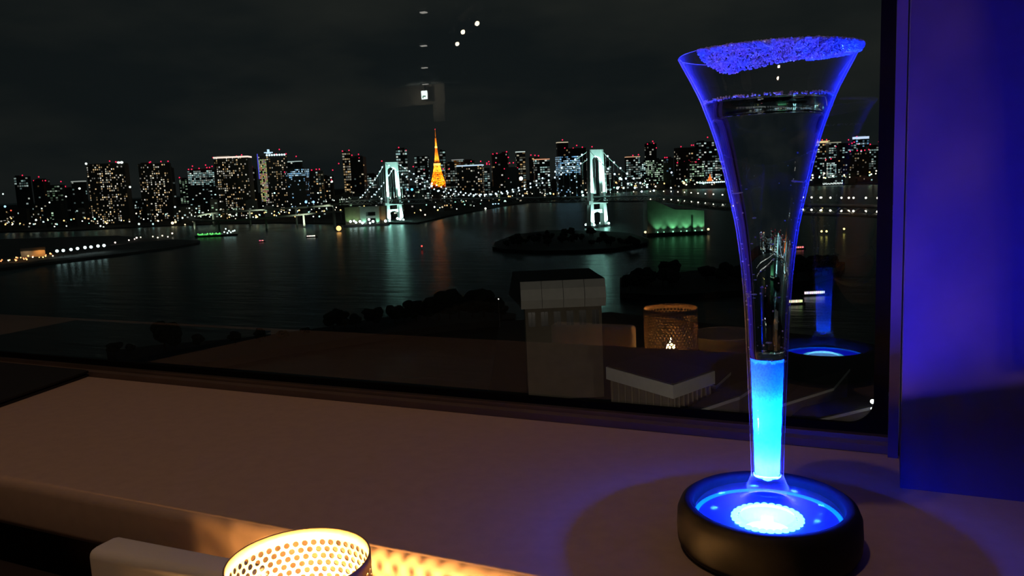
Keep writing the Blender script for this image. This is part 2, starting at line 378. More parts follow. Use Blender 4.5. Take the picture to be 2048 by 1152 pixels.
# sugar crystals crusted round part of the rim
sug = MB(); rng = random.Random(5)
for k in range(9000):
    a = rng.uniform(-128, 70)                              # degrees round the rim, about -80 faces the camera
    if a < -108: w = .006 + .011 * math.sin((a + 128) / 20 * math.pi / 2)
    elif a < 0: w = .003 + .014 * (-a / 108) ** .8
    else: w = .003 * (1 - a / 72) + .0004
    u = rng.random() ** 1.3 * w
    z = ZT - u * .8; rr = rad_at(z) + rng.uniform(-.0003, .0008)
    q = rng.uniform(.0004, .00095) * (1.15 if u < .003 else 1)
    ar = R(a); ctr = Vector((rr * math.cos(ar), rr * math.sin(ar), lz(z) + rng.uniform(0, .0006)))
    rm = Matrix.Rotation(rng.uniform(0, 6.3), 3, 'Z') @ Matrix.Rotation(rng.uniform(0, 3.1), 3, 'X') @ Matrix.Rotation(rng.uniform(0, 6.3), 3, 'Y')
    hx, hy, hz_ = q * rng.uniform(.4, .65), q * .5, q * rng.uniform(.4, .6)
    sug.add([ctr + rm @ Vector((a_ * hx, b_ * hy, e_ * hz_)) for e_ in (-1, 1) for a_, b_ in ((-1, -1), (1, -1), (1, 1), (-1, 1))], [(3, 2, 1, 0), (4, 5, 6, 7), (0, 1, 5, 4), (1, 2, 6, 5), (2, 3, 7, 6), (3, 0, 4, 7)])
tag(sug.build('sugar_rim', translucent('sugar', (.95, .95, .95), .45, .15, .18), flute), 'crust of white sugar crystals lit blue', kind='stuff')

# --- flat black layered piece covering the left end of the sill
p0, p1 = G(178, 753, SZ), G(-150, 868, SZ)
fpts = [p0, p1, Vector((p1.x - .45, p1.y, SZ)), Vector((p1.x - .45, SB - .003, SZ)), Vector((p0.x - .012, SB - .003, SZ))]
c0 = sum(fpts, Vector()) / len(fpts)
fe = empty('sill_dark_piece', (c0.x, c0.y, SZ), 0, 'flat black piece lying on the sill at the left edge', 'folder')
poly = [(p.x - c0.x, p.y - c0.y) for p in fpts][::-1]
blk = mat('matte_black', (.008, .007, .007), .6, bump=.2, scale=400)
MB().prism(poly, .0003, .0030).build('lower_layer', blk, fe)
MB().prism([(x * .97, y * .97) for x, y in poly], .0030, .0050).build('middle_layer', mat('dark_layer', (.03, .03, .03), .8), fe)
MB().prism(poly, .0050, .0075).build('upper_layer', blk, fe)

# =================================================================== table with candle in front of the sill
TZ = CZ - .290
tb = empty('lounge_table', (-.35, .02, 0), 0, 'dark lounge table pushed up against the window sill', 'table')
bevel(MB().span((-.55, -.30, TZ - .03), (.55, .355, TZ)).build('table_top', mat('dark_table', (.03, .022, .018), .5, scale=40), tb), .004)
MB().lathe([(0, 0), (.22, 0), (.22, .012), (.03, .03), (.03, TZ - .03)], 32).build('pedestal', mat('dark_metal', (.03, .03, .03), .4, metal=.8), tb, True)
# perforated candle holder
HX, HY = -.905 * .302, .302
HR = .0365; HZ = CZ - .1905
hold = empty('candle_holder', (HX, HY, TZ), 0, 'round perforated metal candle holder with a lit candle glowing inside', 'candle holder')
HH = HZ - TZ
shell = MB(); NC = 46; pitch = 2 * math.pi * HR / NC; rp = pitch * .80; NR = int((HH - .012) / rp)
def cyl(u, z, r=HR): a = u / HR; return (r * math.cos(a), r * math.sin(a), z)
z_top = HH - .0065; hr_ = pitch * .35
for i in range(NR):
    zc = z_top - rp * (i + .5)
    for k in range(NC):
        uc = (k + (.5 if i % 2 else 0)) * pitch
        out = []; inn = []
        for j in range(8):
            a = math.pi / 8 + j * math.pi / 4
            cx, cy = math.cos(a), math.sin(a)
            inn.append((uc + hr_ * cx, zc + hr_ * cy))
        corners = [(pitch / 2, rp / 4), (pitch / 4, rp / 2), (-pitch / 4, rp / 2), (-pitch / 2, rp / 4), (-pitch / 2, -rp / 4), (-pitch / 4, -rp / 2), (pitch / 4, -rp / 2), (pitch / 2, -rp / 4)]
        out = [(uc + x, zc + y) for x, y in corners]
        vs = [cyl(*p) for p in inn] + [cyl(*p) for p in out] + [cyl(uc + pitch / 2, zc + rp / 2), cyl(uc - pitch / 2, zc + rp / 2), cyl(uc - pitch / 2, zc - rp / 2), cyl(uc + pitch / 2, zc - rp / 2)]
        fs = [(j, 8 + j, 8 + (j + 1) % 8, (j + 1) % 8) for j in range(8)] + [(8, 16, 9), (10, 17, 11), (12, 18, 13), (14, 19, 15)]
        shell.add(vs, fs)
zb = z_top - rp * NR
hm = mat('perforated_metal', (.50, .40, .28), .45, metal=.35, scale=300)
so = shell.build('perforated_wall', hm, hold)
sd = so.modifiers.new('thick', 'SOLIDIFY'); sd.thickness = .0008; sd.offset = 0
MB().lathe([(HR + .0005, z_top), (HR + .0005, HH - .0004), (HR, HH), (HR - .0005, HH - .0004), (HR - .0005, z_top)], 92, closed=True).build('rim_band', hm, hold, True)
MB().lathe([(0, 0), (HR + .0004, 0), (HR + .0004, zb), (HR - .0006, zb), (HR - .0006, .0015), (0, .0015)], 92).build('base_cup', hm, hold, True)
cw = MB().lathe([(0, .0016), (.019, .0016), (.0195, .003), (.0195, .026), (.018, .0275), (.012, .0262), (0, .026)], 40).build('candle', translucent('wax', (.95, .86, .68), .5, .3, .05), hold, True)
MB().tube([(0, 0, .026), (.0004, 0, .030), (.0010, 0, .034)], .0008, 6).build('wick', mat('wick', (.02, .015, .01), .9), cw)
MB().lathe([(0, .030), (.0022, .032), (.0040, .037), (.0038, .042), (.0022, .049), (.0006, .056), (0, .058)], 20).build('flame', glow('flame', (1.0, .62, .22), 90.0), cw, True)
lamp('candle_light', 'POINT', (0, 0, .043), 15.0, (1.0, .46, .12), .006, parent=hold)
# white box beside the candle
wx0 = -.432; wbx = empty('napkin_box', (-.375, .318, TZ), 0.03, 'white box with rounded corners standing behind the candle holder', 'box')
hb = CZ - .2150 - TZ
o = MB().span((-.069, -.012, 0), (.055, .012, hb)).build('box_body', mat('white_ceramic', (.78, .75, .70), .45, var=.04), wbx); bevel(o, .006, 4)
# tumblers and saucer on the table, seen in the pane
tumb = thin_glass('tumbler_glass', (.97, .97, .97), 1.5, edge=.06, edge_pow=3)
def tumbler(x, y, h, r, label):
    e = empty('water_tumbler', (x, y, TZ), 0, label, 'glass')
    MB().lathe([(0, .0), (r * .8, 0), (r * .84, .004), (r, h), (r - .0006, h + .0006), (r - .0014, h), (r * .80, .008), (0, .008)], 48).build('tumbler_body', tumb, e, True)
    return e
q = m_pt(1452, 660, .185)
sc_ = empty('shallow_bowl', (q.x, q.y, TZ), 0, 'shallow white bowl on the lounge table, mirrored in the window right of the candle', 'bowl')
MB().lathe([(0, .003), (.020, .003), (.021, 0), (.025, 0), (.026, .004), (.045, .024), (.052, .041), (.0515, .0425), (.050, .041), (.043, .027), (.025, .008), (0, .007)], 48).build('bowl_body', mat('white_china', (.75, .72, .66), .35, var=.03), sc_, True)
q = m_pt(1452, 640, .07)
tumbler(q.x, q.y, .082, .036, 'clear tumbler behind the shallow white bowl, mirrored in the window')
q2 = m_pt(1196, 640, .12); tumbler(q2.x, q2.y, .085, .034, 'clear tumbler left of the candle holder, glinting in the window')

# =================================================================== lounge ceiling lights and exit sign (mirrored in the pane)
WARM = (1.0, .62, .36)
downlight(-.36, -.44, 26.0, WARM, 'recessed warm downlight in the ceiling above the window table', (-.42, .98, -2.1), 62)
def at_ceiling(x, y, z):
    r = ray(x, y); t = (z - CZ) / r.z; q = EYE + r * t; return Vector((q.x, 2 * GLY - q.y, z))
for (px, py), nm, k in (((950, 45), 'nearest', 1.0), ((922, 62), 'middle', .9), ((911, 86), 'farthest', .7)):
    q = at_ceiling(px, py, 2.84)
    e = empty('track_spotlight', (q.x, q.y, 2.95), R(35), f'{nm} of the three small ceiling spotlights mirrored above the bridge', 'spotlight', 'track spotlights mirrored in the window')
    MB().tube([(0, 0, 0), (0, 0, -.06)], .008, 8).build('stem', mat('spot_black', (.02, .02, .02), .5), e)
    h = MB().tube([(-.05, 0, -.07), (.05, 0, -.13)], .035, 14).build('lamp_head', mat('spot_black'), e)
    MB().tube([(.0501, 0, -.13), (.0545, 0, -.1327)], .029, 14).build('lens', glow('spot_lens', (1, .85, .6), 14 * k), h)
for i, (px, py) in enumerate(((847, 24), (847, 91), (849, 135), (851, 168))):
    q = at_ceiling(px, py, 2.93); L = 12 / 1600 * (2 * GLY - q.y) * 1.1
    e = empty('slot_light', (q.x, q.y, 2.95), 0, f'{("first", "second", "third", "fourth")[i]} thin slot light of the row mirrored above the exit sign, from the top', 'light', 'slot lights in the lounge ceiling')
    MB().span((-L, -.03, -.02), (L, .03, 0)).build('housing', mat('spot_black'), e)
    MB().span((-L / 2, -.03, -.032), (L / 2, .03, -.02)).build('diffuser', glow('slot', (1, .95, .85), 2.2 + i), e)
NS = -13.0
q = m_pt(849, 190, NS); s = (2 * GLY - NS) / math.cos(R(25)) / 1600
ex = empty('exit_sign', (q.x, q.y, q.z), 0, 'small bright exit sign with green arrow, mirrored in the window above the orange tower', 'sign')
MB().span((-7.5 * s, -.06, -9 * s), (7.5 * s, .0, 9 * s)).build('sign_box', mat('sign_case', (.5, .5, .5), .5), ex)
pn = MB().span((-7 * s, .0, -8.5 * s), (7 * s, .01, 8.5 * s)).build('sign_panel', glow('exit_white', (.85, 1.0, .95), 10.0), ex)
aw = MB(); g_ = .0115           # the arrow, as it reads from the front
aw.span((-4 * s, .01, -3.4 * s), (3.2 * s, g_, -1.4 * s)); aw.span((-4 * s, .01, -6.5 * s), (-2.0 * s, g_, -3.4 * s)); aw.span((1.0 * s, .01, -5.0 * s), (2.6 * s, g_, -3.4 * s))
aw.build('arrow', glow('exit_green', (.0, .25, .12), 3.0), pn)
MB().tube([(0, -.03, 9 * s), (0, -.03, 2.95 - q.z)], .01, 6).build('hanger', mat('spot_black'), ex)
lamp('sign_glow_spot', 'SPOT', (0, .30, -.05), 5.0, (.9, 1.0, .85), .01, (.0, -.3, .05), 150, .8, ex)  # added spot in front, standing in for the sign's glow on the soffit
a_, b_ = m_pt(765, 165, NS - .25), m_pt(893, 206, NS - .25)
c_ = m_pt(868, 206, NS - .25); d_ = m_pt(893, 242, NS - .25)
struct('wall_soffit', MB().span((a_.x, NS - .35, b_.z), (b_.x, NS - .2, 2.95)), mat('soffit_paint', (.45, .34, .26), .8))
struct('wall_soffit_leg', MB().span((c_.x, NS - .35, d_.z), (d_.x, NS - .2, b_.z)), mat('soffit_paint'))

# =================================================================== OUTSIDE: water and land
def water_material():
    m = bpy.data.materials.new('bay_water'); m.use_nodes = True; n = m.node_tree; n.nodes.clear()
    o = n.nodes.new('ShaderNodeOutputMaterial'); df = n.nodes.new('ShaderNodeBsdfDiffuse'); df.inputs['Color'].default_value = (.004, .009, .009, 1)
    gl = n.nodes.new('ShaderNodeBsdfGlossy'); gl.inputs['Roughness'].default_value = .27; gl.inputs['Color'].default_value = (.52, .62, .60, 1)
    fr = n.nodes.new('ShaderNodeFresnel'); fr.inputs['IOR'].default_value = 1.28; mx = n.nodes.new('ShaderNodeMixShader')
    t = n.nodes.new('ShaderNodeTexCoord'); mp = n.nodes.new('ShaderNodeMapping'); mp.inputs['Rotation'].default_value = (0, 0, R(40)); mp.inputs['Scale'].default_value = (.02, .09, .05)
    z = n.nodes.new('ShaderNodeTexNoise'); z.inputs['Scale'].default_value = 1.0; z.inputs['Detail'].default_value = 6
    bp = n.nodes.new('ShaderNodeBump'); bp.inputs['Strength'].default_value = .6; bp.inputs['Distance'].default_value = 1.2
    n.links.new(t.outputs['Object'], mp.inputs['Vector']); n.links.new(mp.outputs['Vector'], z.inputs['Vector']); n.links.new(z.outputs['Fac'], bp.inputs['Height'])
    n.links.new(bp.outputs['Normal'], gl.inputs['Normal']); n.links.new(bp.outputs['Normal'], fr.inputs['Normal'])
    n.links.new(fr.outputs[0], mx.inputs['Fac']); n.links.new(df.outputs[0], mx.inputs[1]); n.links.new(gl.outputs[0], mx.inputs[2]); n.links.new(mx.outputs[0], o.inputs['Surface'])
    return m
wq = [FH * a + RH * b for a, b in ((-300, -3000), (-300, 3000), (14000, 14000), (14000, -14000))]
struct('sea', MB().quad(*[(p.x, p.y, WZ) for p in wq]), water_material(), label='dark bay water with faint light streaks')
landm = mat('dark_land', (.022, .024, .022), .95, scale=.02)
def land(name, px, h, label, extra=(), m=None):
    pts = [G(x, y) for x, y in px] + [FH * a + RH * b for a, b in extra]
    if sum(p.x * q.y - q.x * p.y for p, q in zip(pts, pts[1:] + pts[:1])) < 0: pts = pts[::-1]
    o = MB().prism([(p.x, p.y) for p in pts], WZ - 1, WZ + h).build(name, m or landm); return tag(o, label, None, None, 'structure')
SHORE = [(-200, 470), (150, 462), (240, 457), (350, 452), (440, 449), (560, 447), (700, 449), (835, 448), (900, 433), (1000, 414), (1060, 406), (1110, 400), (1200, 388), (1300, 380), (1450, 376), (1620, 372), (1800, 367), (2300, 360)]
def shore_D(x):
    for (x0, y0), (x1, y1) in zip(SHORE, SHORE[1:]):
        if x0 <= x <= x1: return depth(G(x, y0 + (y1 - y0) * (x - x0) / (x1 - x0)))
    return 2500
land('land_mainland', SHORE, 3, 'dark far shore carrying the city skyline', ((9000, 9000), (13000, 0), (9000, -9000)))
land('land_pier', [(-400, 600), (0, 541), (110, 527), (220, 514), (330, 500), (398, 488), (400, 484), (300, 480), (235, 474), (100, 478), (-300, 490)], 3, 'low quay at the left jutting into the bay', (), mat('quay_concrete', (.20, .20, .19), .9, scale=.05))
# islands
land('land_island', [(985, 500), (1010, 505), (1080, 508), (1160, 507), (1230, 503), (1295, 492), (1298, 484), (1260, 472), (1190, 466), (1100, 466), (1030, 474), (990, 490)], 4, 'low dark round island below the near bridge tower')
land('land_park', [(215, 716), (330, 702), (480, 690), (620, 672), (760, 648), (880, 634), (990, 632), (1032, 640), (1030, 650), (900, 662), (760, 682), (560, 712), (420, 740), (250, 745)], 4, 'dark curved strip of park land below the bridge')
land('land_shore', [(1240, 565), (1330, 556), (1480, 542), (1640, 528), (1690, 534), (1680, 552), (1620, 570), (1480, 592), (1330, 602), (1240, 596)], 4, 'dark wooded shore behind the rooftops')
land('land_plaza', [(1000, 660), (1220, 640), (1700, 700), (2000, 760), (2200, 1200), (900, 1200), (980, 800)], 5, 'dark ground around the rooftops below the window')

# trees
barkm = mat('bark', (.03, .022, .016), .9); leafm = mat('night_leaves', (.022, .028, .018), .95, var=.4, scale=.6)
rng = random.Random(21)
TREE = []
for v in range(4):
    c = MB()
    for k in range(9):
        a = rng.uniform(0, 6.28); r_ = rng.uniform(0, .55)
        c.sphere((r_ * math.cos(a), r_ * math.sin(a), 1.0 + rng.uniform(-.25, .4)), rng.uniform(.32, .55), 8, 6, .8, jit=.16, rnd=rng)
    TREE.append((c.mesh('crown', leafm), MB().tube([(0, 0, 0), (.03, 0, .5), (0, 0, 1.0)], [.07, .05, .03], 6).mesh('trunk', barkm)))
def tree(x, y, size, label, group, z=WZ + 4):
    p = G(x, y, z); v = rng.randrange(4)
    e = empty('tree', p, rng.uniform(0, 6), label, 'tree', group); e.scale = (size, size, size * rng.uniform(.8, 1.1))
    inst('crown', TREE[v][0], (0, 0, 0), e); inst('trunk', TREE[v][1], (0, 0, 0), e)
for k in range(46):
    t = rng.random(); tree(1000 + 282 * t, 500 - 28 * math.sin(math.pi * t) * rng.uniform(.1, 1) - 4, rng.uniform(4, 7.5), 'dark tree in the wood covering the small round island', 'trees on the round island')
for x, y, s_ in ((230, 712, 5), (262, 708, 4), (330, 700, 9), (350, 702, 7), (400, 695, 5), (470, 690, 5), (520, 684, 4.5), (565, 680, 4), (610, 674, 4), (668, 662, 7), (690, 660, 7), (712, 657, 6), (748, 652, 7), (790, 648, 6), (808, 646, 6.5), (832, 643, 8), (855, 641, 7), (878, 640, 10), (900, 639, 11), (918, 637, 9), (945, 636, 9), (968, 635, 12), (985, 635, 9), (1003, 637, 5)):
    tree(x, y, s_, 'dark tree on the curved strip of park land', 'trees on the park strip')
for k in range(34):
    t = rng.random(); tree(1245 + 425 * t, 590 - 18 * rng.random() - 38 * t, rng.uniform(6, 9.5), 'dark tree of the wooded shore behind the mirrored candle holder', 'trees on the wooded shore')

# =================================================================== city
towerm = [mat('night_concrete', (.10, .11, .11), .85, scale=.05), mat('night_concrete_warm', (.11, .10, .085), .85, scale=.05), mat('night_glass_wall', (.07, .08, .085), .4, scale=.05)]
redm = glow('beacon_red', (1.0, .02, .08), 2.2)
bme = MB().sphere((0, 0, 0), 1.0, 8, 5).mesh('beacon', redm)
PAL = dict(warm=[(1.0, .66, .30), (.9, .62, .32), (1, .85, .6), (.85, .85, .7), (1, .95, .85)], cool=[(.55, .85, .8), (.75, .95, .9), (.4, .65, .65), (.9, .95, .85)],
           green=[(.45, .75, .45), (.6, .85, .6), (.7, .9, .7)], blue=[(.25, .6, 1.0), (.45, .75, 1.0), (.6, .85, 1.0)], mix=[(.9, .8, .55), (.6, .85, .8), (.8, .9, .8), (1, .6, .25)])
PLOTS = []
def clash(c, w, d, a, q):          # separating-axis test of two rotated footprints, with a small gap
    c2, w2, d2, a2 = q; v = c2 - c
    if v.length > (w + d + w2 + d2): return False
    ax = [Vector((math.cos(t), math.sin(t), 0)) for t in (a + R(YAW), a + R(YAW) + math.pi / 2, a2 + R(YAW), a2 + R(YAW) + math.pi / 2)]
    for n in ax:
        r1 = abs(ax[0].dot(n)) * w / 2 + abs(ax[1].dot(n)) * d / 2; r2 = abs(ax[2].dot(n)) * w2 / 2 + abs(ax[3].dot(n)) * d2 / 2
        if abs(v.dot(n)) > r1 + r2 + 3: return False
    return True
def building(x0, x1, ytop, D, label, style='mix', dens=.3, bright=.7, yaw=0.0, beacons=(), crown=None, group=None, grid=(4.6, 4.4), rows=False, base=WZ + 3, mi=None, win_from=0.0, name='tower_block', ratio=.6, seed=None, probe=False):
    g = random.Random(seed if seed is not None else int(x0 * 31 + ytop * 7))
    for _ in range(200):                                      # step back until the plot is free
        xc = (x0 + x1) / 2; top = P(xc, ytop, D); H = top.z - base; px = D / FPX
        ya = R(yaw); wa = (x1 - x0) * px; w = wa / (math.cos(ya) + ratio * abs(math.sin(ya))); d = w * ratio
        cen = Vector((top.x, top.y, 0)) + FH * (d / 2)
        if not any(clash(cen, w, d, ya, q) for q in PLOTS): break
        if probe: return None
        D += 25
    PLOTS.append((cen, w, d, ya))
    e = empty(name, (cen.x, cen.y, base), R(YAW) + ya, label, 'building', group)
    bm_ = MB().span((-w / 2, -d / 2, 0), (w / 2, d / 2, H))
    step = g.random()
    if step < .4: bm_.span((-w * .3, -d * .3, H), (w * .3, d * .3, H + 3 * px * .8))
    elif step < .7: bm_.span((-w * .42, -d * .4, H), (-w * .1, d * .1, H + 2.2 * px))
    bm_.build('body', towerm[g.randrange(3) if mi is None else mi], e)
    win = MB(); gx, gz = grid[0] * px, grid[1] * px; cols = PAL[style]
    def face(org, ux, L, nrm):
        nx = max(1, int(L / gx)); nzr = max(1, int(H / gz)); cut = H * (1 - win_from); cw_ = L / nx; rowp = [g.random() for _ in range(nzr)]; colp = [g.random() for _ in range(nx)]
        for i in range(nzr):
            z = H - (i + .75) * gz
            if z < 3: continue
            for k in range(nx):
                pr = dens * (.45 + .75 * rowp[i] if rows else (.25 + 1.0 * colp[k]))
                if win_from and (i + .75) * gz > cut: pr *= .16
                if g.random() > pr: continue
                c = g.choice(cols); q = bright * 1.25 * (.10 + 1.15 * g.random() ** 1.7) * (1.7 if g.random() < .08 else 1)
                ww = cw_ * (.46 if not rows else .42 + .08 * g.random()) / 1.0; hh = gz * .30
                ctr = org + ux * ((k + .5) * cw_); ww *= g.uniform(.45, .8) if not rows else g.uniform(.75, 1.0)
                a = ctr - ux * ww + nrm * .25; b2 = ctr + ux * ww + nrm * .25
                win.quad((a.x, a.y, z - hh), (b2.x, b2.y, z - hh), (b2.x, b2.y, z + hh), (a.x, a.y, z + hh), tuple(v * q for v in c))
    face(Vector((-w / 2, -d / 2, 0)), Vector((1, 0, 0)), w, Vector((0, -1, 0)))
    if yaw > 0: face(Vector((-w / 2, d / 2, 0)), Vector((0, -1, 0)), d, Vector((-1, 0, 0)))
    elif yaw < 0: face(Vector((w / 2, -d / 2, 0)), Vector((0, 1, 0)), d, Vector((1, 0, 0)))
    if win.f: tag(win.build('lit_windows', WINM, e), kind='stuff')
    for (bx, by) in beacons:                                  # red obstruction lights, at photo offsets above the roof
        lx = (bx - xc) * px; inst('beacon', bme, (lx, -d * .45, (top.z - base) + (ytop - by) * px + .2), e, 1.25 * px)
    if crown:
        cc, ch, cs = crown
        cm = glow('crown_%s_%d' % ('_'.join(str(int(v * 100)) for v in cc), int(cs * 10)), cc, cs)
        MB().span((-w / 2 - .4, -d / 2 - .6, H - ch * px), (w / 2 + .4, d / 2 + .4, H + .3)).build('crown_band', cm, e)
    return e, w, d, H, px
B = building
# left part
B(26, 53, 353, 3000, 'pale office block with white rows at the far left of the skyline', 'cool', .75, .35, 10, [(43, 351)], rows=True, win_from=.75, grid=(4, 5))
B(62, 92, 360, 2700, 'dark block with a single red roof light right of the far-left office', 'mix', .14, .5, -15, [(80, 354), (67, 361), (89, 362), (95, 362)])
B(90, 122, 370, 2600, 'squat block with greenish windows left of the warm twin-lit tower', 'green', .6, .28, 12, [(119, 364)], rows=True, win_from=.6)
B(123, 142, 377, 2700, 'dark narrow block with two red roof lights left of the warm tower', 'mix', .12, .5, 0, [(127, 372), (131, 373)])
B(141, 166, 362, 2650, 'dark block with a white rooftop sign left of the warm tower', 'cool', .2, .5, -10, (), (( .6, .65, .6), 2.0, .5))
e_, w_, d_2, H_, px_ = B(166, 243, 327, 2250, 'tall residential tower with warm windows and white corner lights on its roof', 'warm', .52, .8, 14, [(213, 323), (224, 325), (227, 326)], mi=1, grid=(3.6, 4.2))
wl = MB().sphere((0, 0, 0), 1, 10, 6).mesh('roof_light', glow('roof_white', (.9, 1, .95), 1.8))
inst('roof_light', wl, (-w_ * .49, -d_2 * .5, H_ + 1), e_, 3.2); inst('roof_light', wl, (w_ * .36, -d_2 * .5, H_ + 1), e_, (4.4, 2.5, 3.0)); inst('roof_light', wl, (w_ * .44, -d_2 * .5, H_ + 1), e_, (4.4, 2.5, 3.4))
B(269, 334, 327, 2350, 'tall residential tower with warm windows and four red roof lights', 'warm', .5, .75, 18, [(294, 325), (296, 324), (315, 324), (328, 324)], mi=1, grid=(3.6, 4.2))
B(329, 345, 336, 2600, 'slim pale tower half hidden behind the warm residential tower', 'cool', .4, .25, -20, [(271, 355)])
B(357, 374, 358, 2900, 'small block with green vertical light strips left of the bright white office', 'green', .6, .5, 0, [(359, 355)], grid=(5, 3.0))
B(372, 426, 340, 2700, 'bright white office slab with a row of red roof lights', 'cool', .95, .75, 8, [(376, 338), (382, 338), (384, 332), (396, 337), (409, 331), (411, 336), (416, 336), (421, 334)], rows=True, win_from=.65, grid=(3.4, 3.6))
B(424, 493, 313, 2400, 'broad residential tower with a white crown band and warm windows', 'warm', .45, .8, 6, [(425, 314), (470, 313), (480, 311)], ((1, .82, .7), 3.0, 1.2), grid=(3.8, 4.2), mi=1)
B(493, 509, 338, 2900, 'narrow dark block with red lights between the two crowned towers', 'warm', .25, .5, 0, [(504, 334), (495, 340), (498, 354)])
e_, w_, d_2, H_, px_ = B(508, 571, 311, 2500, 'yellow-lit tower with blue left edge and white scalloped crown', 'warm', .4, .6, 16, [(554, 300), (547, 309), (566, 309)], None, grid=(3.8, 4.2), mi=0)
cm = glow('crown_white', (.75, .95, 1.0), 1.5)
for k in range(8): MB().sphere((-w_ * .18 + k * w_ * .085, -d_2 * .5, H_ + 1.2), 3.2, 8, 5).build('crown_light', cm, e_)
MB().span((-w_ / 2 - 1.2, -d_2 / 2 - 1.2, H_ - 70), (-w_ / 2 + 1.5, -d_2 / 2 + 1, H_ + 6)).build('blue_edge_strip', glow('edge_blue', (.12, .12, 1.0), .8), e_)
sg = MB(); sg.box((-w_ * .12, -d_2 * .5 - 1, H_ + 9), (26, 2, 3)); sg.box((-w_ * .12, -d_2 * .5 - 1, H_ + 14), (7, 2, 9)); sg.box((-w_ * .12, -d_2 * .5 - 1, H_ + 8), (14, 2, 5)); sg.build('roof_sign', glow('sign_ice', (.55, .8, 1.0), 1.3), e_)
yf = MB(); g9 = random.Random(4)
for i in range(30):
    for k in range(5):
        if g9.random() < .85: yf.span((-w_ / 2 + 2 + k * 4.6, -d_2 / 2 - .6, H_ - 14 - i * 4.3), (-w_ / 2 + 5.6 + k * 4.6, -d_2 / 2 - .1, H_ - 11.6 - i * 4.3), tuple(v * g9.uniform(.3, .9) for v in (.95, .85, .45)))
tag(yf.build('bright_facade_windows', WINM, e_), kind='stuff')
B(571, 585, 323, 2900, 'dark slim block with white lamps on top behind the blue facade', 'cool', .1, .5, 0, (), ((.7, .9, .85), 1.5, .8))
B(588, 602, 322, 3000, 'dark slim block with one red roof light behind the blue facade', 'cool', .1, .5, 0, [(593, 313)], ((.7, .9, .85), 1.5, .6))
B(570, 612, 337, 2450, 'block with a glowing blue-white gridded facade', 'blue', .95, .85, -8, [(569, 343)], rows=True, win_from=.82, grid=(3.2, 3.6), mi=2)
B(612, 645, 342, 2600, 'dark block with three red roof lights right of the blue facade', 'mix', .25, .5, 10, [(622, 340), (631, 339), (637, 339)], mi=2)
B(645, 664, 352, 2900, 'low pale block with a red light left of the dark slanted tower', 'mix', .35, .6, 0, [(666, 341), (662, 360)])
e_ = B(684, 700, 304, 3000, 'slim tower with stacked yellow rows and red roof lights', 'warm', .8, .55, 0, [(685, 302), (698, 301)], rows=True, grid=(3.5, 5), mi=1)
B(699, 729, 314, 2900, 'dark tower with a pale top line behind the left bridge tower', 'mix', .14, .5, -12, [(705, 310), (719, 309), (720, 316), (676, 325)], None, mi=2)
B(728, 752, 349, 3200, 'pale low office left of the far bridge tower', 'cool', .7, .5, 0, [(765, 324)], rows=True, win_from=.5)
B(790, 813, 298, 3000, 'dark tower with glowing cyan bands behind the far bridge tower', 'cool', .75, .55, 6, [(797, 295), (811, 301)], rows=True, grid=(4, 5.5), mi=2)
B(828, 857, 312, 3100, 'stepped dark tower with cyan windows left of the orange lattice tower', 'cool', .5, .5, -10, [(826, 332), (848, 339)], rows=True, mi=2)
B(879, 890, 301, 4200, 'very slim tower with white strip right behind the orange lattice tower', 'cool', .8, .45, 0, (), None, grid=(4, 5), rows=True)
B(888, 913, 326, 3400, 'pale yellowish office right of the orange lattice tower', 'mix', .8, .3, 8, [(885, 337), (897, 337)], rows=True)
B(903, 926, 319, 3700, 'distant grey office with white top line behind the crowned hotel', 'cool', .6, .3, 0, (), ((.7, .8, .8), 1.2, .4), rows=True)
B(925, 948, 321, 3800, 'distant green-grey office behind the crowned hotel', 'green', .5, .25, 0, [(942, 323)], rows=True)
B(913, 966, 330, 3000, 'dark hotel slab with an ice-white crown strip and warm windows', 'warm', .4, .7, -6, [(963, 324), (975, 328)], ((.6, .8, 1.0), 2.2, 1.1), grid=(4.2, 4.2))
B(958, 979, 336, 3200, 'pale office with dense rows right of the crowned hotel', 'cool', .8, .4, 0, [(974, 329), (979, 329), (978, 324)], rows=True)
B(982, 1000, 308, 3400, 'dark tower tipped with two red lights in mid skyline', 'warm', .15, .5, 10, [(985, 308), (993, 307), (990, 325)])
B(1000, 1016, 306, 3500, 'dark tower with one red light beside the twin-tipped tower', 'warm', .15, .5, -10, [(1014, 304), (1017, 315), (1019, 326)])
B(1009, 1037, 334, 2900, 'dark block with a faint lettered sign in mid skyline', 'cool', .06, .5, 0, [(1009, 337), (1035, 336), (1016, 356), (1027, 326)], mi=2)
B(1031, 1050, 303, 3300, 'tall pale office tower with yellow-white rows in mid skyline', 'mix', .85, .4, 8, (), ((.8, .95, .9), 1.6, .9), rows=True)
B(1058, 1079, 314, 3300, 'dark block with orange roof line left of the orange-crowned office', 'warm', .2, .5, 0, [(1062, 310), (1070, 311), (1077, 312)])
B(1067, 1099, 318, 3100, 'office with an orange crown line left of the near bridge tower', 'cool', .55, .55, 6, (), ((1, .45, .25), 1.5, .9), rows=True, mi=2)
B(1113, 1136, 284, 3300, 'dark tall tower under construction with a bright rooftop crane lamp', 'warm', .12, .5, 10, [(1124, 280), (1128, 296)], ((1, .85, .6), 1.6, .6))
B(1136, 1174, 296, 3200, 'dark tall tower with three red roof lights behind the near bridge tower', 'warm', .22, .55, -8, [(1148, 296), (1155, 291), (1166, 295), (1185, 295)])
B(1112, 1160, 311, 2700, 'large brilliantly lit blue-white office left of the near bridge tower', 'blue', .9, .8, 8, (), None, rows=True, win_from=.55, grid=(3.2, 3.8), mi=2)
B(1206, 1222, 322, 3400, 'pale office half hidden by the near bridge tower', 'cool', .6, .5, 0, (), rows=True)
B(1226, 1250, 345, 3600, 'low dim block right of the near bridge tower', 'mix', .3, .5, 0, ())
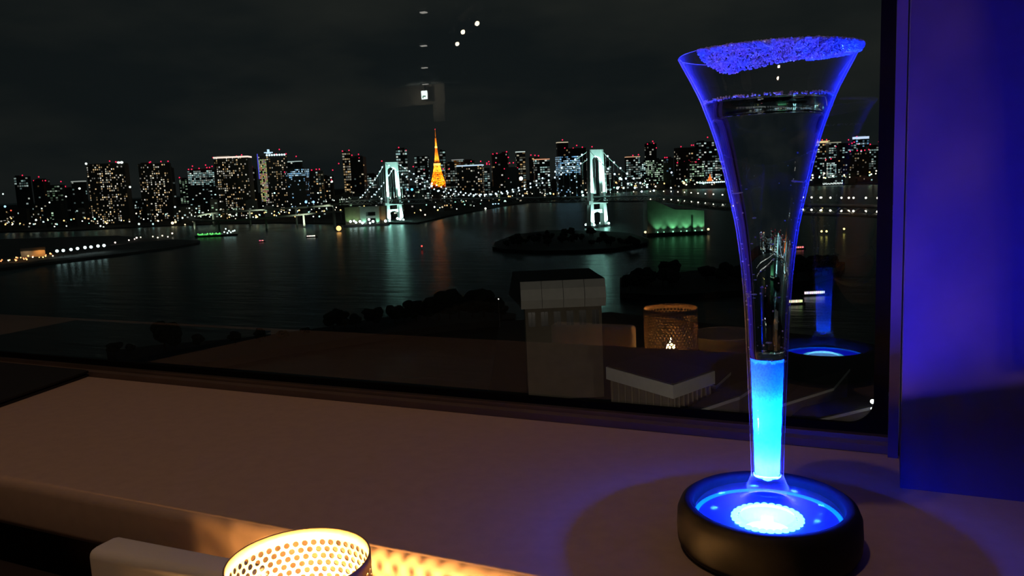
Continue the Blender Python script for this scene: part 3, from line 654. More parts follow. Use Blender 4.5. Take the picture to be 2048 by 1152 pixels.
B(1252, 1280, 313, 3900, 'white office with an orange crown line right of the near bridge tower', 'cool', .75, .45, 0, [(1266, 311), (1277, 310)], ((.9, .5, .3), 1.4, .8), rows=True, seed=9)
B(1264, 1291, 327, 3950 - 40, 'brightest white office right of the near bridge tower', 'cool', .98, .95, 6, (), None, rows=True, grid=(3.2, 3.4), win_from=.4)
B(1291, 1313, 287, 4300, 'dark tall tower with red top lights right of the near bridge tower', 'warm', .2, .45, 8, [(1294, 288), (1305, 283), (1307, 287), (1312, 296)])
B(1288, 1328, 319, 3950, 'wide office with greenish-white rows over the green-lit pier block', 'green', .7, .7, -6, (), rows=True, grid=(3.4, 3.8))
B(1327, 1347, 316, 4000, 'dark bluish block with two red roof lights left of the red-dotted tower', 'blue', .2, .3, 0, [(1330, 315), (1334, 315)])
B(1352, 1392, 295, 4100, 'dark tower dotted with red and amber lights left of the flute', 'warm', .38, .5, 10, [(1360, 293), (1382, 291), (1386, 291), (1352, 324), (1366, 322), (1376, 320), (1379, 323)], mi=1)
B(1379, 1408, 326, 3980, 'greenish office in front of the red-dotted tower', 'green', .75, .6, 0, [(1392, 324), (1398, 319)], rows=True)
B(1393, 1436, 283, 4200, 'tallest dark block left of the flute, with a white vertical strip', 'cool', .35, .6, -8, [(1398, 289), (1420, 289), (1417, 275), (1399, 312)], rows=True)
B(1405, 1440, 315, 3990, 'grey-white office at the left edge of the flute', 'cool', .75, .55, 0, [(1408, 323), (1436, 318)], rows=True)
# behind and right of the flute
B(1440, 1530, 318, 4200, 'wide office seen through the flute', 'cool', .4, .5, 0, (), rows=True)
B(1530, 1620, 308, 4300, 'dim slab seen through the right side of the flute', 'mix', .35, .5, 0, ())
B(1622, 1660, 282, 4600, 'office with a golden crown band right of the flute', 'mix', .6, .55, 6, [(1634, 280), (1644, 280), (1653, 280), (1650, 288)], ((1, .75, .35), 4.0, .9), rows=True)
B(1658, 1682, 284, 4500, 'dark office with red lights right of the golden-crowned office', 'cool', .45, .45, 0, [(1672, 293), (1676, 294), (1697, 281)], ((.7, .7, .5), 2.0, .4), rows=True)
B(1680, 1714, 288, 4400, 'office with cyan-lit rooftop left of the bright framed tower', 'cool', .5, .6, -6, [(1699, 289), (1709, 285), (1705, 287)], rows=True)
e_, w_, d_2, H_, px_ = B(1712, 1738, 273, 4700, 'bright blue-white framed tower near the window jamb', 'blue', .8, .55, 0, [(1714, 273), (1717, 288), (1741, 289)], ((.6, .75, 1.0), 4.5, 1.1), rows=True, win_from=.8, grid=(4, 5))
B(1699, 1739, 304, 4150, 'dark slab with a row of five red roof lights near the window jamb', 'warm', .3, .2, 0, [(1701, 302), (1715, 301), (1723, 301), (1730, 301), (1738, 300)], mi=1)
B(1738, 1762, 292, 4300, 'dim tower with red lights beside the window jamb', 'cool', .4, .35, 0, [(1758, 284), (1762, 285)], rows=True)
B(1763, 1775, 273, 4400, 'slim tower with a white edge cut by the window jamb', 'cool', .9, .5, 0, [(1766, 304)], ((.9, .9, .9), 2, .8))
B(1653, 1673, 324, 3950, 'small brilliantly white block right of the flute', 'cool', .95, .9, 0, (), rows=True, grid=(3.2, 3.4))
B(1624, 1650, 320, 4000, 'low office with white windows at the right edge of the flute', 'cool', .5, .6, 0, [(1652, 320), (1662, 319)], rows=True)
B(1676, 1700, 318, 4000, 'low dim block below the office with cyan rooftop', 'mix', .3, .5, 0, ())
B(1738, 1752, 315, 3990, 'small office with white window outlines beside the window jamb', 'cool', .7, .4, 0, (), rows=True)
# lower city: many small blocks
rng = random.Random(77)
ZONES = [(-10, 230, 20, 'left of the warm residential tower', 900), (230, 420, 16, 'between the residential towers and the water', 900), (420, 620, 18, 'under the crowned towers behind the viaduct', 900), (620, 770, 12, 'behind the left pier block of the bridge', 900),
         (770, 900, 12, 'near the foot of the orange lattice tower', 900), (900, 1110, 18, 'in the lower city below the bridge cables', 900), (1225, 1450, 16, 'right of the near bridge tower', 300), (1600, 1765, 14, 'between the flute and the window jamb', 300)]
seed_ = 1000
for xa, xb, cnt, where, dd in ZONES:
    made = 0; tries = 0
    while made < cnt and tries < 400:
        tries += 1; seed_ += 1
        x = rng.uniform(xa, xb); D = shore_D(x) + rng.uniform(220 if 600 < x < 800 else 40, dd); hz = 396 - .0455 * x
        h = rng.uniform(14, 60) if dd > 500 else rng.uniform(10, 40); top = hz + (87 - h) * FPX / D; w = rng.uniform(12, 26)
        st = rng.choice(['mix', 'cool', 'warm', 'mix', 'green'])
        look = dict(mix='mixed', cool='white', warm='amber', green='greenish')[st]
        size = 'low' if h < 26 else 'mid-height' if h < 44 else 'taller'
        r_ = B(x - w / 2, x + w / 2, top, D, f'{size} city block with scattered {look} windows {where}', st, rng.uniform(.10, .34), rng.uniform(.6, 1.2), rng.uniform(-25, 25), (), None, f'{size} {look}-windowed blocks {where}', grid=(4.6, 4.4), seed=seed_, name='low_block', probe=True)
        if r_: made += 1

# =================================================================== suspension bridge
TR, TL = G(1195, 454), G(789, 445)
ax = (TR - TL); span = ax.length; ax.normalize(); sx = Vector((-ax.y, ax.x, 0)) * -1      # sx: across the bridge, towards the camera's right
DZ = CZ - 40.0                                                                            # roadway level
bridge = empty('suspension_bridge', (TR.x, TR.y, WZ), 0, 'long floodlit white suspension bridge strung with blue-white lamps across the bay', 'bridge')
def bl(p): return (p[0] - TR.x, p[1] - TR.y, p[2] - WZ)
whitem = mat('bridge_white', (.80, .82, .80), .55, var=.04, scale=.3)
greym = mat('bridge_grey', (.20, .22, .21), .7, scale=.2)
TOPZ = P(1194, 299, depth(TR)).z; TOPL = P(786, 324, depth(TL)).z
SEP = 15.0
lamp_w = glow('bridge_lamp', (.62, .86, 1.0), 2.6); lampw_me = MB().sphere((0, 0, 0), 1.0, 8, 5).mesh('cable_lamp', lamp_w)
deckl_me = MB().sphere((0, 0, 0), 1.0, 8, 5).mesh('deck_lamp', glow('deck_lamp', (1.0, .93, .75), 2.4))
def bridge_tower(base, top, k):
    H = top - WZ; m = MB(); X = lambda a, b, z: Vector((base.x, base.y, WZ)) + sx * a + ax * b + Vector((0, 0, z))
    def leg(s_):
        prs = [(0, 9.6, 10.5, 8.0), (8, 8.6, 9.5, 7.4), (DZ - WZ, 6.2, 7.5, 4.0), (H, 5.2, 6.5, 1.4)]    # z, across, along, outward splay
        vs = []
        for z, wv, dv, off in prs:
            for a, b in ((-1, -1), (1, -1), (1, 1), (-1, 1)):
                vs.append(bl(X(s_ * (SEP - 2 + off * .5) + a * wv / 2, b * dv / 2, z)))
        fs = [(i * 4 + j, i * 4 + (j + 1) % 4, (i + 1) * 4 + (j + 1) % 4, (i + 1) * 4 + j) for i in range(3) for j in range(4)] + [(12, 13, 14, 15), (3, 2, 1, 0)]
        return MB().add(vs, fs).build('tower_leg', whitem, bridge)
    leg(-1); leg(1)
    # arched portal at the top
    n = 14; rr = SEP - 3.6; pb = MB(); zt = H; za = H - 11 - rr * .75
    prof_ = [(rr * math.cos(math.pi * j / n), za + rr * .75 * math.sin(math.pi * j / n)) for j in range(n + 1)]
    for j in range(n):
        (a0, z0), (a1, z1) = prof_[j], prof_[j + 1]; vs = []
        for b in (-2.6, 2.6):
            vs += [bl(X(a0, b, z0)), bl(X(a1, b, z1)), bl(X(a1, b, zt)), bl(X(a0, b, zt))]
        pb.add(vs, [(0, 1, 2, 3), (7, 6, 5, 4), (0, 4, 5, 1), (3, 2, 6, 7)])
    pb.build('portal_arch', whitem, bridge)
    cb = MB(); zc = (DZ - WZ) * .50
    for j in range(10):
        a0, a1 = [-SEP + 3 + (2 * SEP - 6) * t / 10 for t in (j, j + 1)]; lo = lambda a: zc - 3.2 * (abs(a) / SEP) ** 2 * 1.6
        vs = []
        for b in (-2, 2): vs += [bl(X(a0, b, lo(a0))), bl(X(a1, b, lo(a1))), bl(X(a1, b, zc + 4)), bl(X(a0, b, zc + 4))]
        cb.add(vs, [(0, 1, 2, 3), (7, 6, 5, 4), (0, 4, 5, 1), (3, 2, 6, 7)])
    cb.build('cross_beam', whitem, bridge)
    db = MB(); c0 = X(0, 0, DZ - WZ - 9)
    vs = []
    for z in (DZ - WZ - 12, DZ - WZ - 6.5):
        for a, b in ((-SEP - 8, -4), (SEP + 8, -4), (SEP + 8, 4), (-SEP - 8, 4)): vs.append(bl(X(a, b, z)))
    db.add(vs, [(3, 2, 1, 0), (4, 5, 6, 7), (0, 1, 5, 4), (1, 2, 6, 5), (2, 3, 7, 6), (3, 0, 4, 7)]).build('deck_seat', whitem, bridge)
    # pier caps in the water
    pc = MB()
    for s_ in (-1, 1):
        p = X(s_ * SEP, 0, 0); pc.box(bl((p.x, p.y, WZ + 1.5)), (16, 16, 4), math.atan2(ax.y, ax.x))
    pc.build('pier_cap', greym, bridge)
    # real floodlights: on the roadway for the upper legs, on the pier for the lower
    CY = (.50, 1.0, .88)
    for s_ in (-1, 1):
        for b in (-1, 1):
            p = X(s_ * (SEP - 1) , b * 16, DZ - WZ + 2); t = X(s_ * (SEP - 2), 0, DZ - WZ + 40)
            lamp('tower_floodlight', 'SPOT', bl(p), 5.2e5 * k, CY, 1.0, bl(t), 100, .9, bridge)
            p = X(s_ * (SEP + 2), b * 12, 5); t = X(s_ * SEP, 0, 24)
            lamp('pier_floodlight', 'SPOT', bl(p), 1.9e5 * k, CY, 1.0, bl(t), 90, .9, bridge)
        p = X(s_ * (SEP + 9), -8, DZ - WZ + 3); inst('floodlight_lens', flood_me, bl(p), bridge, 1.8)
        for b in (-9, 9):
            p = X(s_ * (SEP + 3), b, 5); inst('floodlight_lens', flood_me, bl(p), bridge, 2.0)
flood_me = MB().sphere((0, 0, 0), 1.0, 10, 6).mesh('floodlight_lens', glow('flood_lens', (.65, 1.0, .95), 4.0))
bridge_tower(TR, TOPZ, 1.0); bridge_tower(TL, TOPL, 1.15)
# roadway: control points along its course (photo bearings, real distances at roadway level)
def lv(x, y): return G(x, y, DZ)
anchR = TR + ax * 118; anchL = TL - ax * 118
ctrl = [P(690, 404, depth(anchL) + 20), Vector((anchL.x, anchL.y, DZ)), Vector((TL.x, TL.y, DZ)), Vector((TR.x, TR.y, DZ)), Vector((anchR.x, anchR.y, DZ)), lv(1450, 402), lv(1620, 409), lv(1765, 412), lv(1980, 424)]
for c in ctrl: c.z = DZ
def spline(c, n=14):
    out = []
    for i in range(len(c) - 1):
        p0, p1, p2, p3 = c[max(i - 1, 0)], c[i], c[i + 1], c[min(i + 2, len(c) - 1)]
        straight = 1 <= i <= 3
        for k in range(n):
            t = k / n
            out.append(p1.lerp(p2, t) if straight else .5 * (2 * p1 + (p2 - p0) * t + (2 * p0 - 5 * p1 + 4 * p2 - p3) * t * t + (3 * p1 - p0 - 3 * p2 + p3) * t ** 3))
    return out + [c[-1]]
road = spline(ctrl)
def sweep(path, half, z0, z1, off=(0, 0, 0)):
    m = MB(); vs = []
    for i, p in enumerate(path):
        t = path[min(i + 1, len(path) - 1)] - path[max(i - 1, 0)]; t.z = 0; t.normalize(); u = Vector((-t.y, t.x, 0))
        for a, z in ((-half, z0), (half, z0), (half, z1), (-half, z1)): q = p + u * a; vs.append((q.x - off[0], q.y - off[1], q.z + z - off[2]))
    n = len(path); fs = [(i * 4 + j, (i + 1) * 4 + j, (i + 1) * 4 + (j + 1) % 4, i * 4 + (j + 1) % 4) for i in range(n - 1) for j in range(4)] + [(0, 1, 2, 3), tuple((n - 1) * 4 + j for j in (3, 2, 1, 0))]
    return m.add(vs, fs)
OFF = (TR.x, TR.y, WZ)
sweep(road, 13, -1.5, 0, OFF).build('upper_roadway', greym, bridge)
sweep(road, 13, -9.5, -8.0, OFF).build('lower_roadway', greym, bridge)
tr = MB()
def dense(path, step):
    out = [path[0].copy()]; acc = 0
    for a, b in zip(path, path[1:]):
        L = (b - a).length; t = step - acc
        while t <= L: out.append(a.lerp(b, t / L)); t += step
        acc = (acc + L) % step
    return out
dp = dense(road, 11.0)
for i in range(len(dp) - 1):
    t = (dp[i + 1] - dp[i]); t.z = 0; t.normalize(); u = Vector((-t.y, t.x, 0))
    for s_ in (-12.5, 12.5):
        a, b = dp[i] + u * s_, dp[i + 1] + u * s_
        za, zb_ = (-1.5, -8.0) if i % 2 else (-8.0, -1.5)
        tr.tube([bl((a.x, a.y, a.z + za)), bl((b.x, b.y, b.z + zb_))], .45, 4, cap=False)
tag(tr.build('truss', mat('truss_pale', (.45, .47, .45), .6), bridge), kind='stuff')
for i, p in enumerate(dense(road, 33.0) + [q for q in dense(road, 13.0) if 1560 < proj(q)[0] < 1800 and depth(q) > 100]):
    t = ax; u = Vector((-t.y, t.x, 0))
    x_, y_, _ = proj(p)
    inst('deck_lamp', deckl_me, bl((p.x - sx.x * 12, p.y - sx.y * 12, p.z + 6)), bridge, .95)
    if x_ > 1290:
        inst('deck_lamp', deckl_me, bl((p.x - sx.x * 12, p.y - sx.y * 12, p.z - 6)), bridge, 1.05)
# cables with lamps
def cable(a, b, sag, s_, n, lamps):
    pts = []
    for k in range(n + 1):
        t = k / n; p = a.lerp(b, t); p = p + sx * (s_ * SEP); p.z -= 4 * sag * t * (1 - t); pts.append(p)
    MB().tube([bl(p) for p in pts], .45, 6).build('main_cable', mat('cable_white', (.6, .62, .6), .5), bridge)
    for k in range(1, lamps):
        t = k / lamps; p = a.lerp(b, t) + sx * (s_ * SEP); p.z -= 4 * sag * t * (1 - t) - .9
        inst('cable_lamp', lampw_me, bl(p), bridge, 1.6)
    hg = MB()
    for k in range(1, n):
        p = pts[k]
        if p.z > DZ + 2: hg.tube([bl(p), bl((p.x, p.y, DZ))], .10, 4, cap=False)
    if hg.f: tag(hg.build('hangers', mat('cable_white'), bridge), kind='stuff')
tl, t_r = Vector((TL.x, TL.y, TOPL - 1)), Vector((TR.x, TR.y, TOPZ - 1))
zm = DZ + 5
for s_ in (-1, 1):
    sag = (tl.z + t_r.z) / 2 - zm
    cable(tl, t_r, sag, s_, 40, 38)
    cable(Vector((anchL.x, anchL.y, DZ + 1)), tl, 8, s_, 14, 11)
    cable(t_r, Vector((anchR.x, anchR.y, DZ + 1)), 8, s_, 14, 9)
# anchor blocks
def anchor(name, c, w, d, h, label, m, rz):
    e = empty(name, (c.x, c.y, WZ), rz, label, 'bridge pier'); z1 = h
    MB().span((-w / 2, -d / 2, 0), (w / 2, d / 2, h * .22)).build('plinth', greym, e)
    return e
CONC = mat('pier_concrete', (.42, .44, .40), .8, scale=.15)
pR = G(1348, 470); wR = 112 * depth(pR) / FPX
aR = empty('anchor_block', (pR.x, pR.y, WZ), R(YAW), 'massive concrete anchor block of the bridge washed by green floodlights', 'bridge pier')
hR = DZ - WZ - 10
hT = DZ - WZ - 1.6
sh = [(-wR * .5, 4), (wR * .5, 4), (wR * .5, hR * .80), (wR * .30, hR * .84), (-wR * .02, hR * .88), (-wR * .38, hT), (-wR * .5, hT)]
vs = [(x, -14, z) for x, z in sh] + [(x, 18, z) for x, z in sh]; n = len(sh)
MB().add(vs, [tuple(range(n)), tuple(range(2 * n - 1, n - 1, -1))] + [(k, n + k, n + (k + 1) % n, (k + 1) % n) for k in range(n)]).build('block', CONC, aR)
MB().span((-wR * .52, -17, -1), (wR * .54, 20, 5)).build('plinth', mat('dark_plinth', (.05, .05, .05), .9), aR)
MB().span((wR * .27, -14.6, 5), (wR * .30, -13.9, hR * .62)).build('joint', mat('dark_plinth'), aR)
for k, (fx, pw) in enumerate(((-.33, .8), (-.22, .5), (-.06, 1.5), (.08, .5), (.18, 1.2), (.33, 1.0), (.45, 1.1))):
    lamp('green_floodlight', 'SPOT', (wR * fx, -19.0, 5.5), 9.0e3 * pw, (.25, 1.0, .42), .6, (wR * fx, -12, 40), 85, .9, aR)
    inst('floodlight_lens', bpy.data.meshes.get('green_lens') or MB().sphere((0, 0, 0), 1, 8, 5).mesh('green_lens', glow('green_lens', (.35, 1, .6), 2.0)), (wR * fx, -16.5, 6), aR, .9 * (.6 + .4 * pw))
am = MB().sphere((0, 0, 0), 1, 8, 5).mesh('amber_light', glow('amber', (1.0, .72, .35), 2.5))
for fx in (-.55, .56): inst('navigation_light', am, (wR * fx, -17, 7), aR, 1.6)
pL = G(731, 452); wL = 76 * depth(pL) / FPX
aL = empty('anchor_block', (pL.x, pL.y, WZ), R(YAW), 'concrete anchor block with a portal opening beside the far bridge tower', 'bridge pier')
hL = DZ - WZ - 10
for nm_, x0, x1, z0, z1, y0_ in (('side_wall', -.5, -.10, 3, hL, 0), ('column', -.10, .06, 3, hL, -4), ('column', .30, .40, 3, hL, -4), ('lintel', .06, .30, hL * .72, hL, -4), ('lintel', .06, .30, hL * .40, hL * .52, -3), ('side_wall', .40, .56, 3, hL, 0)):
    MB().span((wL * x0, y0_ - 6, z0), (wL * x1, 14, z1)).build(nm_, mat('pier_concrete_brown', (.30, .25, .17), .8, scale=.15) if nm_ == 'side_wall' else CONC, aL)
MB().span((-wL * .55, -12, -1), (wL * .62, 18, 4)).build('plinth', mat('dark_plinth'), aL)
for fx, pw, c in ((-.42, .8, (.4, 1, .4)), (-.22, .8, (.4, 1, .4)), (.0, 1.0, (.3, 1, .6)), (.35, .8, (.3, 1, .6)), (.48, .6, (1, .6, .25))):
    lamp('green_floodlight', 'SPOT', (wL * fx, -13, 5), 1.3e4 * pw, c, .6, (wL * fx, -4, 40), 90, .9, aL)
qm = MB().sphere((0, 0, 0), 1, 8, 6).mesh('quay_light', glow('quay_white', (.85, 1, 1), 4.0))
for x, y, r_ in ((701, 443, 2.6), (708, 442, 2.2), (712, 445, 2.4), (720, 443, 2.6), (725, 446, 2.4), (738, 439, 2.6), (746, 443, 2.8), (740, 446, 2.2), (771, 442, 2.8), (795, 437, 2.6), (800, 438, 2.6)):
    p = P(x, y, depth(pL) - 22); inst('quay_light', qm, inloc(aL, p), aL, r_)

# --- viaduct loop left of the bridge
va = [P(684, 405, 1690), P(640, 411, 1760), P(560, 416, 1860), P(480, 421, 1930), P(420, 426, 1960), P(388, 432, 1930), P(386, 438, 1860), P(420, 440, 1800), P(500, 437, 1760), P(580, 430, 1720), P(630, 425, 1700), P(682, 421, 1690)]
v0 = va[0]
vd = empty('highway_viaduct', (va[6].x, va[6].y, WZ), 0, 'looping grey elevated highway left of the bridge', 'viaduct')
path = []
for i in range(len(va) - 1):
    p0, p1, p2, p3 = va[max(i - 1, 0)], va[i], va[i + 1], va[min(i + 2, len(va) - 1)]
    for k in range(8):
        t = k / 8; path.append(.5 * (2 * p1 + (p2 - p0) * t + (2 * p0 - 5 * p1 + 4 * p2 - p3) * t * t + (3 * p1 - p0 - 3 * p2 + p3) * t ** 3))
path.append(va[-1])
voff = tuple(vd.location)
sweep(path, 7, -3.5, 0, voff).build('roadway', mat('viaduct_concrete', (.34, .35, .31), .8, scale=.1), vd)
for i in range(4, len(path), 9):
    p = path[i]; MB().tube([(p.x - voff[0], p.y - voff[1], p.z - 3.5 - WZ), (p.x - voff[0], p.y - voff[1], 0)], 2.2, 8).build('pier', mat('viaduct_concrete'), vd)
vl = MB().sphere((0, 0, 0), 1, 8, 5).mesh('road_lamp', glow('road_lamp', (.9, 1, .85), 2.2))
for i, p in enumerate(dense(path, 34.0)):
    inst('road_lamp', vl, (p.x - voff[0], p.y - voff[1], p.z + 7 - WZ), vd, 1.2)
for i in range(6, len(path), 14):  # added spots without fixtures, below the roadway, to brighten the viaduct
    p = path[i]; q = p - FH * 22
    lamp('viaduct_fill', 'SPOT', (q.x - voff[0], q.y - voff[1], p.z - 24 - WZ), 1.1e5, (.85, 1, .75), 1.0, (p.x - voff[0], p.y - voff[1], p.z - WZ), 120, .8, vd)

# =================================================================== orange lattice tower
DT = 3600; tb_ = P(876, 362, DT); tt_ = P(871, 259, DT); HT = tt_.z - tb_.z + 35; pxT = DT / FPX
lt = empty('lattice_tower', (tb_.x, tb_.y, tb_.z - 35), R(YAW) + R(20), 'tall orange-lit lattice broadcasting tower rising above the skyline', 'tower')
orm = mat('tower_orange', (.95, .42, .10), .5, var=.08, scale=.2)
def half(z):                      # half width with the concave sweep
    t = z / HT; return 1.2 + 31 * (1 - t) ** 2.5 * (1 if t < .98 else .6)
zs = [0, 20, 38, 55, 72, 88, 104, 118, 132, 145, 158, 170, 182, 194, 205]
zs = [z * HT * .86 / 205 for z in zs]
for ca, cb_ in ((1, 1), (1, -1), (-1, 1), (-1, -1)):
    MB().tube([(ca * half(z), cb_ * half(z), z) for z in zs], [2.3 - 1.2 * z / HT for z in zs], 5).build('leg', orm, lt)
br = MB()
for i in range(len(zs) - 1):
    for (a, b) in (((1, 1), (1, -1)), ((1, -1), (-1, -1)), ((-1, -1), (-1, 1)), ((-1, 1), (1, 1))):
        h0, h1 = half(zs[i]), half(zs[i + 1])
        pa, pb2, qa, qb = (a[0] * h0, a[1] * h0, zs[i]), (b[0] * h0, b[1] * h0, zs[i]), (a[0] * h1, a[1] * h1, zs[i + 1]), (b[0] * h1, b[1] * h1, zs[i + 1])
        for u, v in ((pa, qb), (pb2, qa), (qa, qb)): br.tube([u, v], 1.35 - .6 * zs[i] / HT, 4, cap=False)
        m_ = [(pa[j] + qb[j] + pb2[j] + qa[j]) / 4 for j in range(3)]
        br.tube([tuple((pa[j] + pb2[j]) / 2 for j in range(3)), m_], .8, 4, cap=False)
tag(br.build('lattice_bracing', orm, lt), kind='stuff')
zd = HT * .40; MB().span((-half(zd) - 3, -half(zd) - 3, zd), (half(zd) + 3, half(zd) + 3, zd + 9)).build('main_deck', mat('deck_white', (.8, .8, .8), .5), lt)
zd2 = HT * .69; MB().lathe([(0, zd2), (5, zd2), (6, zd2 + 3), (5, zd2 + 8), (0, zd2 + 8)], 12).build('top_deck', mat('deck_white'), lt)
MB().tube([(0, 0, HT * .86), (0, 0, HT)], [1.6, .7], 6).build('antenna', orm, lt)
inst('beacon', bme, (0, 0, HT + 1), lt, 1.8)
OR = (1.0, .34, .03)
for a in range(4):
    c, s_ = math.cos(a * math.pi / 2), math.sin(a * math.pi / 2)
    for z, ze, pw, r_ in ((4, 70, 1.0, 1.9), (60, 130, .42, 2.2), (110, 190, .26, 2.6), (170, 260, .20, 3.5)):
        q_ = half(z) * r_ + 6
        lamp('tower_floodlight', 'SPOT', (c * q_, s_ * q_, z), 1.5e6 * pw, OR if z < 50 else (1, .52, .12), 2, (0, 0, ze), 80, .8, lt)

# =================================================================== lamps along the shores
pole_me = MB().tube([(0, 0, 0), (0, 0, 1)], [.02, .012], 5).mesh('pole', mat('lamp_pole', (.08, .08, .08), .6))
HEAD = {}
def street_lamp(x, y, D, r, col, label, group, strength=2.6, hgt=9.0, power=0):
    if col not in HEAD: HEAD[col] = MB().sphere((0, 0, 0), 1, 8, 6).mesh('lamp_head', glow('lamp_%d_%d_%d' % tuple(int(v * 99) for v in col), col, strength))
    p = P(x, y, D)
    if D > 500: hgt = p.z - (WZ + 3)
    e = empty('street_lamp', (p.x, p.y, p.z - hgt), 0, label, 'street lamp', group)
    inst('pole', pole_me, (0, 0, 0), e, (8, 8, hgt)); inst('lamp_head', HEAD[col], (0, 0, hgt), e, r * D / FPX)
    if power: lamp('lamp_light', 'SPOT', (0, 0, hgt - 1.5), power, col, .5, (0, 0, 0), 130, .5, e)
    return e
AMB = (1.0, .62, .22); WHT = (.9, 1.0, .92); TEAL = (.4, 1.0, .75); BLU = (.3, .6, 1.0)
rng = random.Random(55)
for x, y, r_, c, nm in ((345, 446, 4.5, (1, .8, .5), 'brightest amber lamp at the waterline under the white office'), (351, 444, 3.5, (1, .7, .35), 'amber lamp just right of the brightest waterline lamp'), (365, 436, 2.6, (.7, 1, .9), 'cool white lamp above the amber waterline lamps'), (379, 439, 2.8, (.5, 1, .9), 'teal lamp right of the amber waterline lamps'), (370, 449, 2.2, (1, .75, .4), 'amber lamp beside the viaduct end at the waterline'),
                    (278, 448, 3.2, (.7, 1, .9), 'white lamp at the waterline below the second residential tower'), (306, 448, 2.6, (.5, .95, 1), 'cool lamp at the waterline right of the second residential tower'), (201, 452, 2.6, WHT, 'white twin lamp below the first residential tower'), (207, 454, 2.2, WHT, 'white lamp just right of the twin lamp below the first tower'),
                    (10, 413, 3.4, (.35, .75, 1), 'blue-white lit board at the far left of the city'), (22, 421, 2.2, (1, .1, .05), 'red light at the far left of the city'), (6, 388, 2.4, (.8, 1, .95), 'white lamp at the far left edge'), (72, 440, 3.0, WHT, 'white lamp in the dark lower city at left'), (99, 405, 2.4, WHT, 'white lamp on a dark block right of the far-left office'), (132, 393, 2.4, WHT, 'white lamp on the block left of the warm tower'), (159, 377, 3.4, WHT, 'white rooftop lamp left of the warm tower'), (260, 374, 3.2, WHT, 'white lamp between the two residential towers'), (350, 414, 2.8, (.7, .9, 1), 'cool lamp under the bright white office'), (109, 453, 2.0, WHT, 'white lamp on the dark shore at left'), (133, 452, 2.0, WHT, 'second white lamp on the dark shore at left'), (21, 484, 2.8, WHT, 'white lamp behind the quay at far left'), (4, 513, 3.0, WHT, 'white lamp on the quay at the far left edge'), (190, 480, 2.0, (1, 1, .8), 'pale lamp behind the row of quay floodlights'), (258, 500, 2.0, WHT, 'single white lamp at the tip of the quay'),
                    (549, 386, 2.6, (.5, 1, .85), 'pale green lamp under the yellow-lit tower'), (636, 386, 2.4, WHT, 'white lamp under the dark block right of the blue facade'), (664, 363, 3.0, WHT, 'white lamp under the low pale block'), (612, 404, 4.0, (.25, .5, 1), 'left blue lit sign above the viaduct'), (627, 404, 4.0, (.25, .5, 1), 'right blue lit sign above the viaduct'), (815, 379, 3.0, (.2, .5, 1), 'left blue lamp right of the far bridge tower'), (824, 379, 4.0, (.1, .55, 1), 'larger blue lamp right of the far bridge tower'), (863, 372, 4.0, (.6, .85, 1), 'blue-white lamp below the orange lattice tower'), (876, 382, 3.0, (.6, .95, 1), 'white lamp at the roadway below the orange lattice tower'), (1042, 357, 6.5, (.8, .92, 1), 'large blue-white floodlight in the middle of the skyline'), (869, 414, 2.8, WHT, 'white lamp on the shore right of the far bridge tower'), (1010, 403, 4.0, (.6, 1, .85), 'bright green-white lamp at the shore below the cables'),
                    (997, 407, 2.6, (.4, .75, 1), 'blue lamp left of the bright green-white shore lamp'), (991, 407, 2.4, (.4, .75, 1), 'second blue lamp left of the bright green-white shore lamp'), (986, 408, 2.4, (.4, .75, 1), 'third blue lamp left of the bright green-white shore lamp'), (971, 417, 3.2, (1, .95, .8), 'warm white lamp at the shore edge'), (1108, 403, 3.6, (.3, 1, .8), 'teal lamp near the waterline left of the near bridge tower'), (1164, 384, 4.0, (.6, 1, 1), 'bright lamp at the roadway left of the near bridge tower'), (1240, 357, 4.4, (.65, 1, 1), 'large white lamp right of the near bridge tower'), (1252, 357, 3.4, (.6, .8, 1), 'blue-white lamp beside the large white lamp'), (1235, 376, 4.6, (.6, 1, .85), 'large green-white lamp at the roadway right of the near tower'), (1247, 376, 3.4, (.7, 1, .9), 'green-white lamp right of the large roadway lamp'), (1343, 345, 3.2, (.5, .65, 1), 'blue lamp under the dark bluish block'), (1342, 376, 3.0, WHT, 'white lamp at the far waterline left of the flute'), (1311, 373, 2.8, (1, .85, .6), 'warm lamp at the far waterline above the pier block'), (1368, 366, 4.0, (1, .75, .35), 'amber lamp cluster under the red-dotted tower'), (1394, 365, 2.8, (.9, 1, .6), 'yellow-green lamp under the greenish office'),
                    (1745, 803, 5.0, (.9, 1, .95), None), (1711, 801, 2.2, (.6, 1, .9), None), (1743, 816, 2.2, (1, 1, 1), None)):
    if nm is None: continue
    street_lamp(x, y, shore_D(x) - 5 if y > 378 and x > 230 else shore_D(x) + 60, r_ * .62, c, nm, None)
for k in range(150):
    x = rng.uniform(-5, 1110); hz = 396 - .0455 * x
    D = shore_D(x) - rng.uniform(0, 4) if rng.random() < .5 else shore_D(x) + rng.uniform(20, 500)
    y = hz + (87 - rng.uniform(8, 26)) * FPX / D; c = rng.choice([AMB, AMB, WHT, WHT, (1, .85, .6), TEAL])
    zone = 'left of the viaduct' if x < 390 else 'under the viaduct' if x < 700 else 'between the bridge towers'
    street_lamp(x, y, D, rng.uniform(.9, 1.7), c, f'small {"amber" if c == AMB else "white" if c == WHT else "warm white" if c[2] == .6 else "teal"} street lamp in the lower city {zone}', f'{"amber" if c == AMB else "white" if c == WHT else "warm white" if c[2] == .6 else "teal"} street lamps {zone}')
